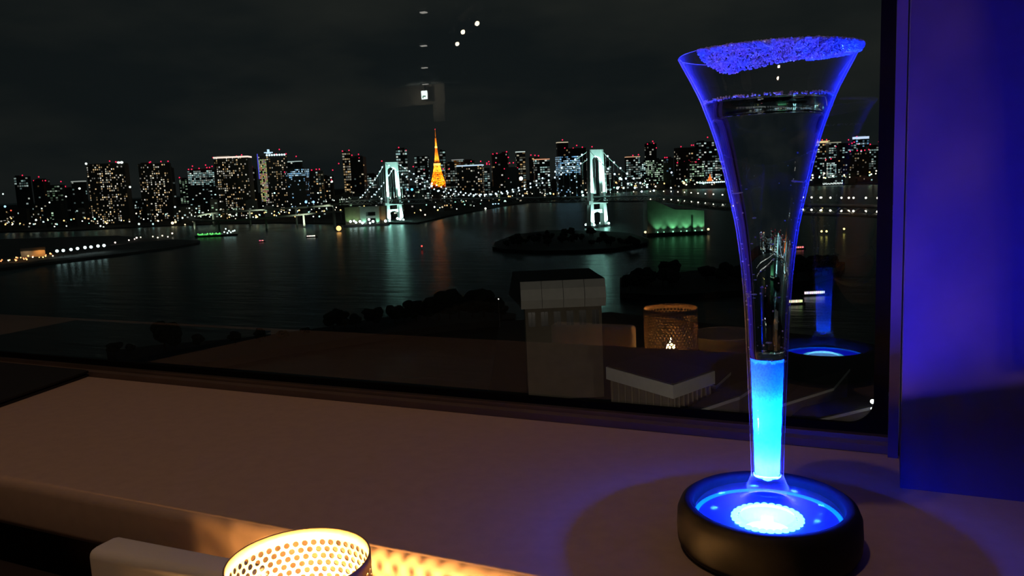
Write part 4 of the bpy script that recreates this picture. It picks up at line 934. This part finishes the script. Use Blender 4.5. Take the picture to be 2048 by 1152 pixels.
for k in range(56):
    x = rng.uniform(1226, 1452) if k < 34 else rng.uniform(1606, 1764); D = shore_D(x) - 10; hz = 396 - .0455 * x; y = hz + rng.uniform(24, 36)
    c = rng.choice([WHT, (1, .85, .6), TEAL, AMB]); zone = 'right of the near bridge tower' if k < 34 else 'right of the flute'
    street_lamp(x, y, D, rng.uniform(1.0, 1.8), c, f'small {"amber" if c == AMB else "white" if c == WHT else "warm white" if c[2] == .6 else "teal"} street lamp on the far shore {zone}', f'far shore {"amber" if c == AMB else "white" if c == WHT else "warm white" if c[2] == .6 else "teal"} lamps {zone}', hgt=6)
# quay at left: eight floodlight masts, hall with orange wall
for k, (x, y) in enumerate(((114, 502), (126.5, 501), (142, 499), (155, 497), (170, 495), (182, 494), (196, 492), (208, 491))):
    ordn = ('first', 'second', 'third', 'fourth', 'fifth', 'sixth', 'seventh', 'eighth')[k]
    street_lamp(x, y, depth(G(x, y + 13, WZ + 3)), 3.0, (.75, 1, 1), f'{ordn} from the left of the eight bright floodlight masts on the quay', 'floodlight masts on the quay', 3.5, 8.0, 16000)
qh = G(75, 513, WZ + 3); dq = depth(qh); pq = dq / FPX
hall = empty('quay_hall', (qh.x, qh.y, WZ + 3), R(YAW) + R(28), 'low hall with an orange-lit end wall on the quay at left', 'building')
MB().span((-28 * pq, 0, 0), (14 * pq, 20, 9)).build('hall_body', mat('hall_wall', (.5, .42, .34), .8), hall)
MB().add([(-29 * pq, -1, 9), (15 * pq, -1, 9), (15 * pq, 21, 9), (-29 * pq, 21, 9), (-29 * pq, 10, 13), (15 * pq, 10, 13)], [(0, 1, 5, 4), (2, 3, 4, 5), (1, 2, 5), (3, 0, 4), (3, 2, 1, 0)]).build('roof', mat('hall_roof', (.25, .23, .21), .8), hall)
lamp('hall_light', 'SPOT', (6 * pq, -9, 9), 7000, (1, .42, .10), .5, (6 * pq, 0, 2), 130, .6, hall)
lamp('hall_light', 'SPOT', (-18 * pq, -9, 9), 1800, (1, .7, .4), .5, (-18 * pq, 0, 2), 130, .6, hall)
for k in range(34):
    x = rng.uniform(-5, 112) if k < 24 else rng.uniform(215, 345); y = 526 - .12 * x - rng.uniform(0, 8) if k < 24 else 522 - .12 * x - rng.uniform(8, 14); D = depth(G(x, y + 4, WZ + 3))
    c = rng.choice([AMB, (1, .3, .1), (1, .85, .6), AMB]) if k < 24 else rng.choice([(1, .8, .7), (1, .85, .6)])
    w_ = {AMB: 'amber', (1, .3, .1): 'orange-red'}.get(c, 'warm white')
    street_lamp(x, y, D, rng.uniform(1.0, 1.8), c, f'small {w_} lamp standing on the quay {"in front of the hall" if k < 24 else "beyond the floodlight masts"}', f'{w_} quay lamps {"by the hall" if k < 24 else "beyond the masts"}', hgt=3)

# =================================================================== boats
hullm = mat('dark_hull', (.02, .022, .025), .5)
def boat(x, y, wpx, label, lights, hull_h=2.2, cab=True, rz=0.0, glowcol=(1, .95, .8), lpower=0, deckcol=None):
    p = G(x, y); D = depth(p); px = D / FPX; L = wpx * px; b = L * .2
    e = empty('boat', (p.x, p.y, WZ), R(YAW) + rz, label, 'boat')
    hp = [(-L / 2, -b * .4), (L * .3, -b / 2), (L / 2, 0), (L * .3, b / 2), (-L / 2, b * .4)]
    hb_ = MB(); n = 5; vs = [(q[0] * .94, q[1] * .7, -.3) for q in hp] + [(q[0], q[1], hull_h) for q in hp]
    hb_.add(vs, [(4, 3, 2, 1, 0), (5, 6, 7, 8, 9)] + [(k, (k + 1) % 5, 5 + (k + 1) % 5, 5 + k) for k in range(5)]).build('hull', hullm, e)
    if cab:
        MB().span((-L * .38, -b * .32, hull_h), (L * .22, b * .32, hull_h + 2.4)).build('cabin', mat('boat_white', (.5, .5, .5), .5), e)
        MB().span((-L * .40, -b * .38, hull_h + 2.4), (L * .24, b * .38, hull_h + 2.8)).build('roof', hullm, e)
    wn = MB(); g = random.Random(int(x))
    for k in range(lights):
        t = -.42 + .72 * (k + .5) / lights; c = tuple(v * g.uniform(.7, 1.6) for v in glowcol)
        wn.box((L * t, -b * .36, hull_h + 1.3), (L * .5 / lights, .3, 1.5), 0, c)
    if wn.f: tag(wn.build('cabin_lights', WINM, e), kind='stuff')
    MB().tube([(L * .1, 0, hull_h + 2), (L * .1, 0, hull_h + 7)], .15, 5).build('mast', hullm, e)
    if lpower: lamp('boat_light', 'POINT', (0, -b, 5), lpower, glowcol, .6, parent=e)
    return e, L, b, px
boat(1631, 591, 58, 'white-lit excursion boat on the water beside the mirrored flute', 11, 1.0, lpower=0, glowcol=(1.3, 1.25, 1.1))
boat(1593, 609, 38, 'warm-lit excursion boat at the right edge of the flute', 8, 1.0, glowcol=(1.5, 1.2, .7))
boat(1600, 499, 24, 'small boat with red and white lights right of the flute', 4, 1.2, glowcol=(1.4, .35, .3))
e, L, b, px = boat(434, 473, 86, 'long ship with green-lit deck and white bow lamps at left', 0, 3.5, False)
MB().span((-L * .42, -b * .3, 3.5), (L * .12, b * .3, 6.0)).build('deck_house', mat('boat_white'), e)
for fx in (-.36, -.2, -.08, .04): lamp('deck_light', 'SPOT', (L * fx, -b * .55, 10), 5000, (.15, 1, .2), .6, (L * fx, 0, 3), 120, .6, e)
wm = MB().sphere((0, 0, 0), 1, 8, 5).mesh('deck_lamp_white', glow('ship_white', (.7, 1, .95), 3.0)); gm = MB().sphere((0, 0, 0), 1, 8, 5).mesh('deck_lamp_green', glow('ship_green', (.2, 1, .2), 1.2))
for fx, z in ((.2, 8), (.24, 14), (.27, 6), (.31, 10), (.35, 7), (.4, 9), (.44, 10)): inst('deck_lamp', wm, (L * fx, -b * .3, z), e, 1.5)
for fx in (-.4, -.3, -.18, -.12, -.06, .02, .1): inst('deck_lamp', gm, (L * fx, -b * .45, 6.5), e, 1.4)
boat(624, 475, 24, 'brightly lit small boat in front of the viaduct', 5, 1.5, glowcol=(2.2, 2.0, 1.6))
boat(524, 484, 14, 'tiny boat with a red light on the water at left', 2, 1.2, False, glowcol=(1.6, .3, .4))
def buoy(x, y, col, r_, label, power=0):
    p = G(x, y); px = depth(p) / FPX
    e = empty('light_buoy', p, 0, label, 'buoy')
    MB().lathe([(0, -.5), (1.6, -.5), (1.6, .6), (.4, 1.2), (.25, 4), (0, 4)], 10).build('float', hullm, e)
    MB().sphere((0, 0, 4.5 + r_ * px * .5), r_ * px, 10, 6).build('lamp', glow('buoy_%d_%d' % (int(col[1] * 99), int(x)), col, 4.0), e)
    if power: lamp('buoy_light', 'POINT', (0, 0, 12), power, col, 1, parent=e)
buoy(678, 464, (1.0, .42, .12), 5.0, 'blazing orange work light on the water beside the left pier block', 0)
buoy(844, 500, (1.0, .05, .04), 1.6, 'red buoy light alone on the open water')
buoy(1643, 471, (1, .75, .2), 2.0, 'left of two amber buoy lights right of the flute')
buoy(1653, 471, (1, .75, .2), 2.0, 'right of two amber buoy lights right of the flute')
buoy(1688, 466, (1, .75, .2), 2.0, 'single amber buoy light left of the window jamb')
buoy(1644, 421, (1, .75, .2), 1.6, 'far amber buoy light below the roadway right of the flute')

# =================================================================== rooftops below the window
PZ = WZ + 5
pale = mat('pale_panel', (.62, .60, .56), .7, var=.05, scale=.4); roofm = mat('roof_dark', (.035, .033, .03), .9, scale=.3); wallb = mat('rendered_wall', (.20, .17, .13), .85, scale=.2)
DH = 296; pxh = DH / FPX
a = P(1050, 618, DH); b = P(1203, 610, DH); topc = P(1120, 556, DH)
def frame_of(p, rz): return Matrix.Translation(p) @ Matrix.Rotation(rz, 4, 'Z')
cx = (a + b) / 2; bw = (b - a).length; rz = math.atan2((b - a).y, (b - a).x)
h1 = cx.z - PZ; bd = 34
curv = empty('curved_roof_building', (cx.x, cx.y, PZ), rz, 'building with a curved pale roof edge and dark roof in front of the bay', 'building')
MB().span((-bw / 2, 0, 0), (bw / 2, bd, h1)).build('wall', wallb, curv)
for k in range(4):                # curved pale roof panels
    prf = [(-1.2, h1), (-3.4, h1 + 3.5), (-2.6, h1 + 7.5), (-.4, h1 + 10.2)]
    x0_, x1_ = -bw / 2 - 1.5 + (bw + 3) * k / 4 + .08, -bw / 2 - 1.5 + (bw + 3) * (k + 1) / 4 - .08
    vs = [(x, y, z) for x in (x0_, x1_) for y, z in prf] + [(x, y + .5, z) for x in (x0_, x1_) for y, z in prf]
    fs = [(j, 4 + j, 5 + j, 1 + j) for j in range(3)] + [(8 + j, 9 + j, 13 + j, 12 + j) for j in range(3)] + [(j, j + 1, 9 + j, 8 + j) for j in range(3)] + [(5 + j, 4 + j, 12 + j, 13 + j) for j in range(3)] + [(0, 8, 12, 4), (3, 7, 15, 11)]
    MB().add(vs, fs).build('roof_panel', pale, curv)
MB().add([(-bw / 2 - 1.5, -.4, h1 + 10.2), (bw / 2 + 1.5, -.4, h1 + 10.2), (bw / 2 - 1, bd, h1 + 10.2), (-bw / 2 - 4, bd, h1 + 10.2), (-bw / 2 - 1.5, -.4, h1 + .5), (bw / 2 + 1.5, -.4, h1 + .5), (bw / 2 - 2, bd, h1 + .5), (-bw / 2 - 6, bd, h1 + .5)], [(0, 1, 2, 3), (0, 4, 5, 1), (1, 5, 6, 2), (2, 6, 7, 3), (3, 7, 4, 0)]).build('roof', roofm, curv)
for k in range(6):
    x = -bw / 2 + bw * (k + .5) / 6; f_ = MB().span((x - 1.3, -.25, h1 - 7), (x + 1.3, .1, h1 - 1.5)).build('window', mat('window_dark', (.015, .017, .02), .2), curv)
    MB().span((x - .1, -.32, h1 - 7), (x + .1, -.2, h1 - 1.5)).build('mullion', mat('window_frame_grey', (.2, .2, .2), .6), f_)
def slab_building(name, c1, c2, c3, D1, D2, D3, roof_h, label, colm=True, drop=None):
    p1, p2, p3 = P(*c1, D1), P(*c2, D2), P(*c3, D3); z = p2.z; p1.z = p3.z = z; p4 = p1 + p3 - p2
    e = empty(name, (p2.x, p2.y, PZ), 0, label, 'building')
    L = lambda p, dz=0.0: (p.x - p2.x, p.y - p2.y, z - PZ + dz)
    cc = (p1 + p2 + p3 + p4) / 4; ins = lambda p, k: cc + (p - cc) * k
    poly = lambda k: [(q.x - p2.x, q.y - p2.y) for q in (ins(p1, k), ins(p2, k), ins(p3, k), ins(p4, k))]
    MB().prism(poly(1.0), z - PZ - roof_h, z - PZ).build('roof_fascia', pale, e)
    MB().prism(poly(.96), z - PZ - .2, z - PZ + .35).build('roof_deck', roofm, e)
    MB().prism(poly(.92), 0, z - PZ - roof_h).build('wall', wallb, e)
    if colm:
        for (u, v) in ((p1, p2), (p2, p3)):
            for k in range(9):
                q = ins(u.lerp(v, (k + .5) / 9), .95); MB().span((q.x - p2.x - .25, q.y - p2.y - .25, 0), (q.x - p2.x + .25, q.y - p2.y + .25, z - PZ - roof_h)).build('column', wallb, e)
    return e
slab_building('flat_roof_hall', (1212, 741), (1346, 771), (1430, 749), 262, 235, 250, 4.2, 'flat-roofed hall with a deep pale roof edge on columns below the window')
slab_building('service_block', (1400, 768), (1432, 772), (1462, 751), 262, 258, 275, 1.0, 'small plain block right behind the flat-roofed hall', False)
slab_building('long_block', (1340, 800), (1480, 793), (1560, 775), 225, 245, 275, 1.0, 'long plain low block in front of the flat-roofed hall', False)
slab_building('corner_block', (1560, 782), (1668, 776), (1700, 760), 225, 240, 262, .8, 'plain low block right of the flute stem', False)
slab_building('low_wall_block', (1545, 812), (1752, 812), (1790, 800), 205, 222, 240, .8, 'lowest plain block at the bottom right of the window', False)
street_lamp(1745, 803, 218, 4.6, (.9, 1, .95), 'brilliant white lamp in the bottom right corner of the window', None, 6, 9, 0)
street_lamp(1711, 801, 236, 2.0, (.6, 1, .9), 'small teal lamp left of the brilliant corner lamp', None, 2.6, 9)
street_lamp(1743, 817, 212, 2.2, (1, .99, .95), 'small white lamp under the brilliant corner lamp', None, 2.6, 6)
street_lamp(997, 598, 330, 1.2, (1, .98, .9), 'lone white lamp at the tip of the park strip', None, 2.6, 12)
for x, y, D, pw in ((1150, 1050, 130, 1.1e5), (1560, 1100, 120, 5e4)):  # unseen lamp masts added to brighten the rooftops
    p = P(x, y, D); p.z = PZ + 22; z0 = PZ; e = empty('street_lamp', (p.x, p.y, z0), 0, f'unseen lamp mast added below the window to light the {"curved-roof building" if x < 1200 else "low plain blocks"}', 'street lamp', 'added masts lighting the rooftops')
    hgt = max(6, p.z - z0); inst('pole', pole_me, (0, 0, 0), e, (6, 6, hgt)); inst('lamp_head', HEAD[WHT], (0, 0, hgt), e, .25); lamp('lamp_light', 'POINT', (0, 0, hgt), pw, (1, .86, .68), .3, parent=e)

# =================================================================== the person taking the picture (mirrored in the pane)
UH = CAM @ Vector((0, 1, 0)); FW = CAM @ Vector((0, 0, -1)); RT = CAM @ Vector((1, 0, 0))
def cb3(r_, u_, f_): return EYE + RT * r_ + UH * u_ + FW * f_
ph = bpy.data.objects.new('smartphone', None); COL.objects.link(ph); ph.matrix_world = Matrix.Translation(cb3(.040, -.030, -.008)) @ CAM.to_4x4()
tag(ph, 'black smartphone held up sideways by the person at the window table', 'phone')
bevel(MB().span((-.072, -.038, -.004), (.072, .038, .004)).build('phone_body', mat('phone_black', (.01, .01, .011), .3), ph), .003)
MB().span((-.066, -.034, .0040), (.066, .034, .0044)).build('screen', mat('phone_screen', (.006, .006, .007), .1), ph)
MB().lathe([(0, -.0052), (.0045, -.0052), (.005, -.004), (.005, -.0035)], 16, (-.040, .026, 0)).build('lens_ring', mat('phone_black'), ph)
pe = empty('person', (.12, -.56, 0), 0, 'person in brown suit and white cuffs holding a phone, mirrored beside the window jamb', 'person')
pl = lambda v: (v[0] - .12, v[1] + .56, v[2])
skinm = mat('skin', (.52, .33, .24), .55, var=.06, scale=60); suitm = mat('suit_cloth', (.22, .17, .13), .9, scale=300, bump=.2); cuffm = mat('shirt_white', (.75, .72, .68), .8); hairm = mat('hair_black', (.012, .010, .009), .5)
WL, WR = (-.060, -.020, .872), (.128, -.075, .915)
def skinned(name, pts, edges, rad_, m, root):
    me = bpy.data.meshes.new(name); me.from_pydata([pl(p) for p in pts], edges, []); me.materials.append(m)
    o = bpy.data.objects.new(name, me); COL.objects.link(o); o.parent = pe
    md = o.modifiers.new('skin', 'SKIN'); md.use_smooth_shade = True
    if not me.skin_vertices: me.skin_vertices.new() if hasattr(me.skin_vertices, 'new') else None
    for v, r_ in zip(me.skin_vertices[0].data, rad_): v.radius = (r_, r_) if not isinstance(r_, tuple) else r_
    me.skin_vertices[0].data[root].use_root = True
    sb = o.modifiers.new('sub', 'SUBSURF'); sb.levels = 2; sb.render_levels = 2
    return o
JP = [(.12, -.56, .50), (.12, -.55, .66), (.12, -.52, .84), (.12, -.50, .98), (.12, -.485, 1.07), (.12, -.47, 1.15),
      (-.05, -.49, 1.0), (-.035, -.36, .87), (-.02, -.25, .785), (-.042, -.13, .83), WL,
      (.29, -.49, 1.0), (.30, -.38, .88), (.29, -.29, .79), (.21, -.18, .85), WR,
      (.04, -.55, .49), (.03, -.33, .50), (.03, -.13, .49), (.03, -.13, .28), (.03, -.13, .08), (.02, -.01, .04),
      (.20, -.55, .49), (.21, -.33, .50), (.21, -.13, .49), (.21, -.13, .28), (.21, -.13, .08), (.22, -.01, .04)]
JE = [(0, 1), (1, 2), (2, 3), (3, 4), (4, 5), (3, 6), (6, 7), (7, 8), (8, 9), (9, 10), (3, 11), (11, 12), (12, 13), (13, 14), (14, 15), (0, 16), (16, 17), (17, 18), (18, 19), (19, 20), (20, 21), (0, 22), (22, 23), (23, 24), (24, 25), (25, 26), (26, 27)]
JR = [(.15, .11), (.14, .10), (.15, .11), (.12, .09), .055, .05, .065, .05, .045, .038, .026, .065, .05, .045, .038, .026, .085, .075, .06, .052, .038, .035, .085, .075, .06, .052, .038, .035]
skinned('body', JP, JE, JR, skinm, 0)
SK = [i for i in range(28) if i not in (5,)]
suitR = [tuple(x + .012 for x in r_) if isinstance(r_, tuple) else r_ + .012 for r_ in JR]
cut = lambda a, b, t: tuple(a[k] + (b[k] - a[k]) * t for k in range(3))
JP2 = list(JP); JP2[5] = cut(JP[4], JP[5], .1); JP2[10] = cut(JP[9], JP[10], .72); JP2[15] = cut(JP[14], JP[15], .72)
skinned('suit', JP2, JE, suitR, suitm, 0)
for w_, e_ in ((WL, JP[9]), (WR, JP[14])):
    a = Vector(pl(cut(e_, w_, .66))); b = Vector(pl(cut(e_, w_, .97)))
    MB().tube([a, a.lerp(b, .5), b], [.038, .040, .038], 20, cap=False).build('shirt_cuff', cuffm, pe, True)
def hand(wrist, sgn):
    h = MB(); W_ = Vector(pl(wrist)); c = lambda r_, u_, f_: Vector(pl(cb3(r_, u_, f_)))
    ph0 = -.034 if sgn < 0 else .112                      # end of the phone that is held
    side = -1 if sgn < 0 else 1
    kn = c(ph0 + side * .020, -.062, .004); bs = W_.lerp(kn, .15)
    h.tube([W_, W_.lerp(kn, .35), W_.lerp(kn, .75), kn, kn + (kn - W_).normalized() * .018], [.026, .033, .036, .033, .020], 14)
    o = h.build('hand', skinm, pe, True); sub = o.modifiers.new('sub', 'SUBSURF'); sub.levels = 1; sub.render_levels = 1
    for i, (u_, L_) in enumerate(((-.036, .066), (-.053, .072), (-.070, .068), (-.086, .055))):
        pts = [c(ph0 + side * .024, u_ - .008, .0), c(ph0 + side * .017, u_, .016), c(ph0 + side * .002, u_ + .003, .021), c(ph0 - side * (L_ - .040), u_ + .004, .015), c(ph0 - side * (L_ - .030), u_ + .004, .010)]
        MB().tube(pts, [.0095, .0098, .0090, .0080, .0045], 10).build('finger', skinm, o, True)
    pts = [c(ph0 + side * .020, -.085, -.012), c(ph0 + side * .012, -.068, -.026), c(ph0 - side * .004, -.052, -.027), c(ph0 - side * .012, -.045, -.022)]
    MB().tube(pts, [.013, .012, .010, .006], 10).build('thumb', skinm, o, True)
hand(WL, -1); hand(WR, 1)
hd = MB(); hc = pl((.11, -.44, 1.24)); n_s, m_s = 24, 16
vs = []; fs = []
for i in range(m_s + 1):
    t = math.pi * i / m_s
    for k in range(n_s):
        a = 2 * math.pi * k / n_s; x, y, z = math.sin(t) * math.cos(a), math.sin(t) * math.sin(a), -math.cos(t)
        w = .074 * (1 - .22 * max(0, -z)); 
        vs.append((hc[0] + x * w, hc[1] + y * .092 * (1 - .12 * max(0, -z)) + (.008 if z < -.4 else 0), hc[2] + z * .115))
for i in range(m_s):
    for k in range(n_s): fs.append((i * n_s + k, i * n_s + (k + 1) % n_s, (i + 1) * n_s + (k + 1) % n_s, (i + 1) * n_s + k))
head = hd.add(vs, fs).build('head', skinm, pe, True)
MB().add([(hc[0] - .014, hc[1] + .086, hc[2] - .03), (hc[0] + .014, hc[1] + .086, hc[2] - .03), (hc[0], hc[1] + .112, hc[2] - .026), (hc[0], hc[1] + .086, hc[2] + .016)], [(0, 1, 2), (0, 2, 3), (1, 3, 2), (0, 3, 1)]).build('nose', skinm, head)
for sx_ in (-1, 1):
    MB().sphere((hc[0] + sx_ * .031, hc[1] + .078, hc[2] + .004), .012, 12, 8).build('eye', mat('eye_white', (.7, .7, .7), .3), head, True)
    MB().sphere((hc[0] + sx_ * .031, hc[1] + .087, hc[2] + .004), .0055, 10, 6).build('iris', mat('iris_brown', (.03, .02, .015), .3), head, True)
    MB().sphere((hc[0] + sx_ * .074, hc[1] - .004, hc[2] - .005), .022, 10, 8, 1.4).build('ear', skinm, head, True)
MB().box((hc[0], hc[1] + .083, hc[2] - .052), (.045, .012, .010)).build('mouth', mat('lips', (.4, .18, .15), .5), head)
hv = [(hc[0] + (v[0] - hc[0]) * 1.09, hc[1] - .008 + (v[1] - hc[1]) * 1.08, hc[2] + .006 + (v[2] - hc[2]) * 1.06) for v in vs]
keep = [f for f in fs if all((hv[i][2] - hc[2]) > (.035 if hv[i][1] > hc[1] + .03 else -.05 if hv[i][1] < hc[1] - .02 else .0) for i in f)]
MB().add(hv, keep).build('hair', hairm, pe, True)
ch = empty('lounge_chair', (.12, -.58, 0), 0, 'dark upholstered lounge chair under the person at the window table', 'chair')
chm = mat('chair_fabric', (.05, .035, .03), .9, scale=200)
bevel(MB().span((-.25, -.24, .30), (.25, .24, .385)).build('seat', chm, ch), .02); bevel(MB().span((-.25, -.32, .30), (.25, -.25, .85)).build('backrest', chm, ch), .02)
for a, b in ((-1, -1), (1, -1), (-1, 1), (1, 1)): MB().tube([(a * .22, b * .21, .30), (a * .23, b * .22, 0)], [.018, .012], 8).build('leg', mat('dark_metal'), ch)

# =================================================================== small lit things on the far shore
Ds = shore_D(1660) - 12; pxs = Ds / FPX; p = P(1666, 368, Ds)
ls = empty('lit_lettering', (p.x, p.y, WZ + 3), R(YAW), 'row of glowing white letters at the far waterline right of the flute', 'sign')
lm_ = glow('letters_white', (.85, 1, .95), 1.6); g5 = random.Random(12)
zl = P(1666, 366, Ds).z - (WZ + 3)
MB().span((-21 * pxs, .3, 0), (21 * pxs, 2, zl - 3 * pxs)).build('sign_base', hullm, ls)
for k in range(13):
    x = (-20 + k * 3.05) * pxs; h_ = g5.uniform(2.2, 4.2) * pxs; b_2 = MB().span((x, -.5, zl - 2.5 * pxs), (x + .9 * pxs, .3, zl - 2.5 * pxs + h_))
    if k % 2: b_2.span((x + .9 * pxs, -.5, zl - 1.2 * pxs), (x + 2.2 * pxs, .3, zl - .3 * pxs))
    else: b_2.span((x + .9 * pxs, -.5, zl - 2.5 * pxs), (x + 2.2 * pxs, .3, zl - 1.7 * pxs))
    b_2.build('letter', lm_, ls)
for x, y, r_, c, nm in ((1609, 364, 4.0, (.6, 1, .95), 'large cool lamp at the far waterline touching the flute edge'), (1635, 373, 2.2, (1, .08, .1), 'red lamp left below the glowing letters'), (1684, 372, 2.6, (1, .12, .15), 'red lamp right below the glowing letters'), (1759, 394, 3.0, (.9, 1, .95), 'white lamp above the roadway beside the window jamb')):
    street_lamp(x, y, shore_D(x) - 10, r_ * .6, c, nm, None)
Do = shore_D(1420) - 8; po = P(1420, 362, Do); pxo = Do / FPX
oc = empty('tiered_lantern', (po.x, po.y, WZ + 3), R(YAW), 'small orange glowing tiered lantern tower at the far waterline left of the flute', 'lantern')
zo = po.z - WZ - 3
MB().tube([(0, 0, 0), (0, 0, zo)], 2.0, 8).build('post', hullm, oc)
for k, (w_, h_) in enumerate(((6, 2.6), (4.4, 2.6), (3.0, 2.8), (1.2, 5.0))):
    MB().lathe([(w_ * pxo, zo), (w_ * .72 * pxo, zo + h_ * pxo), (0, zo + h_ * pxo)], 8).build('tier', glow('lantern_orange', (1, .22, .04), 1.3), oc); zo += h_ * pxo + .4
for k in range(14):
    x = 1400 + k * 3.7; street_lamp(x, 366 - k * .2, shore_D(x) - 10, 1.5, (.6, .9, 1.0), 'lamp of the tight blue-white row at the far waterline left of the flute', 'blue-white lamp row left of the flute')
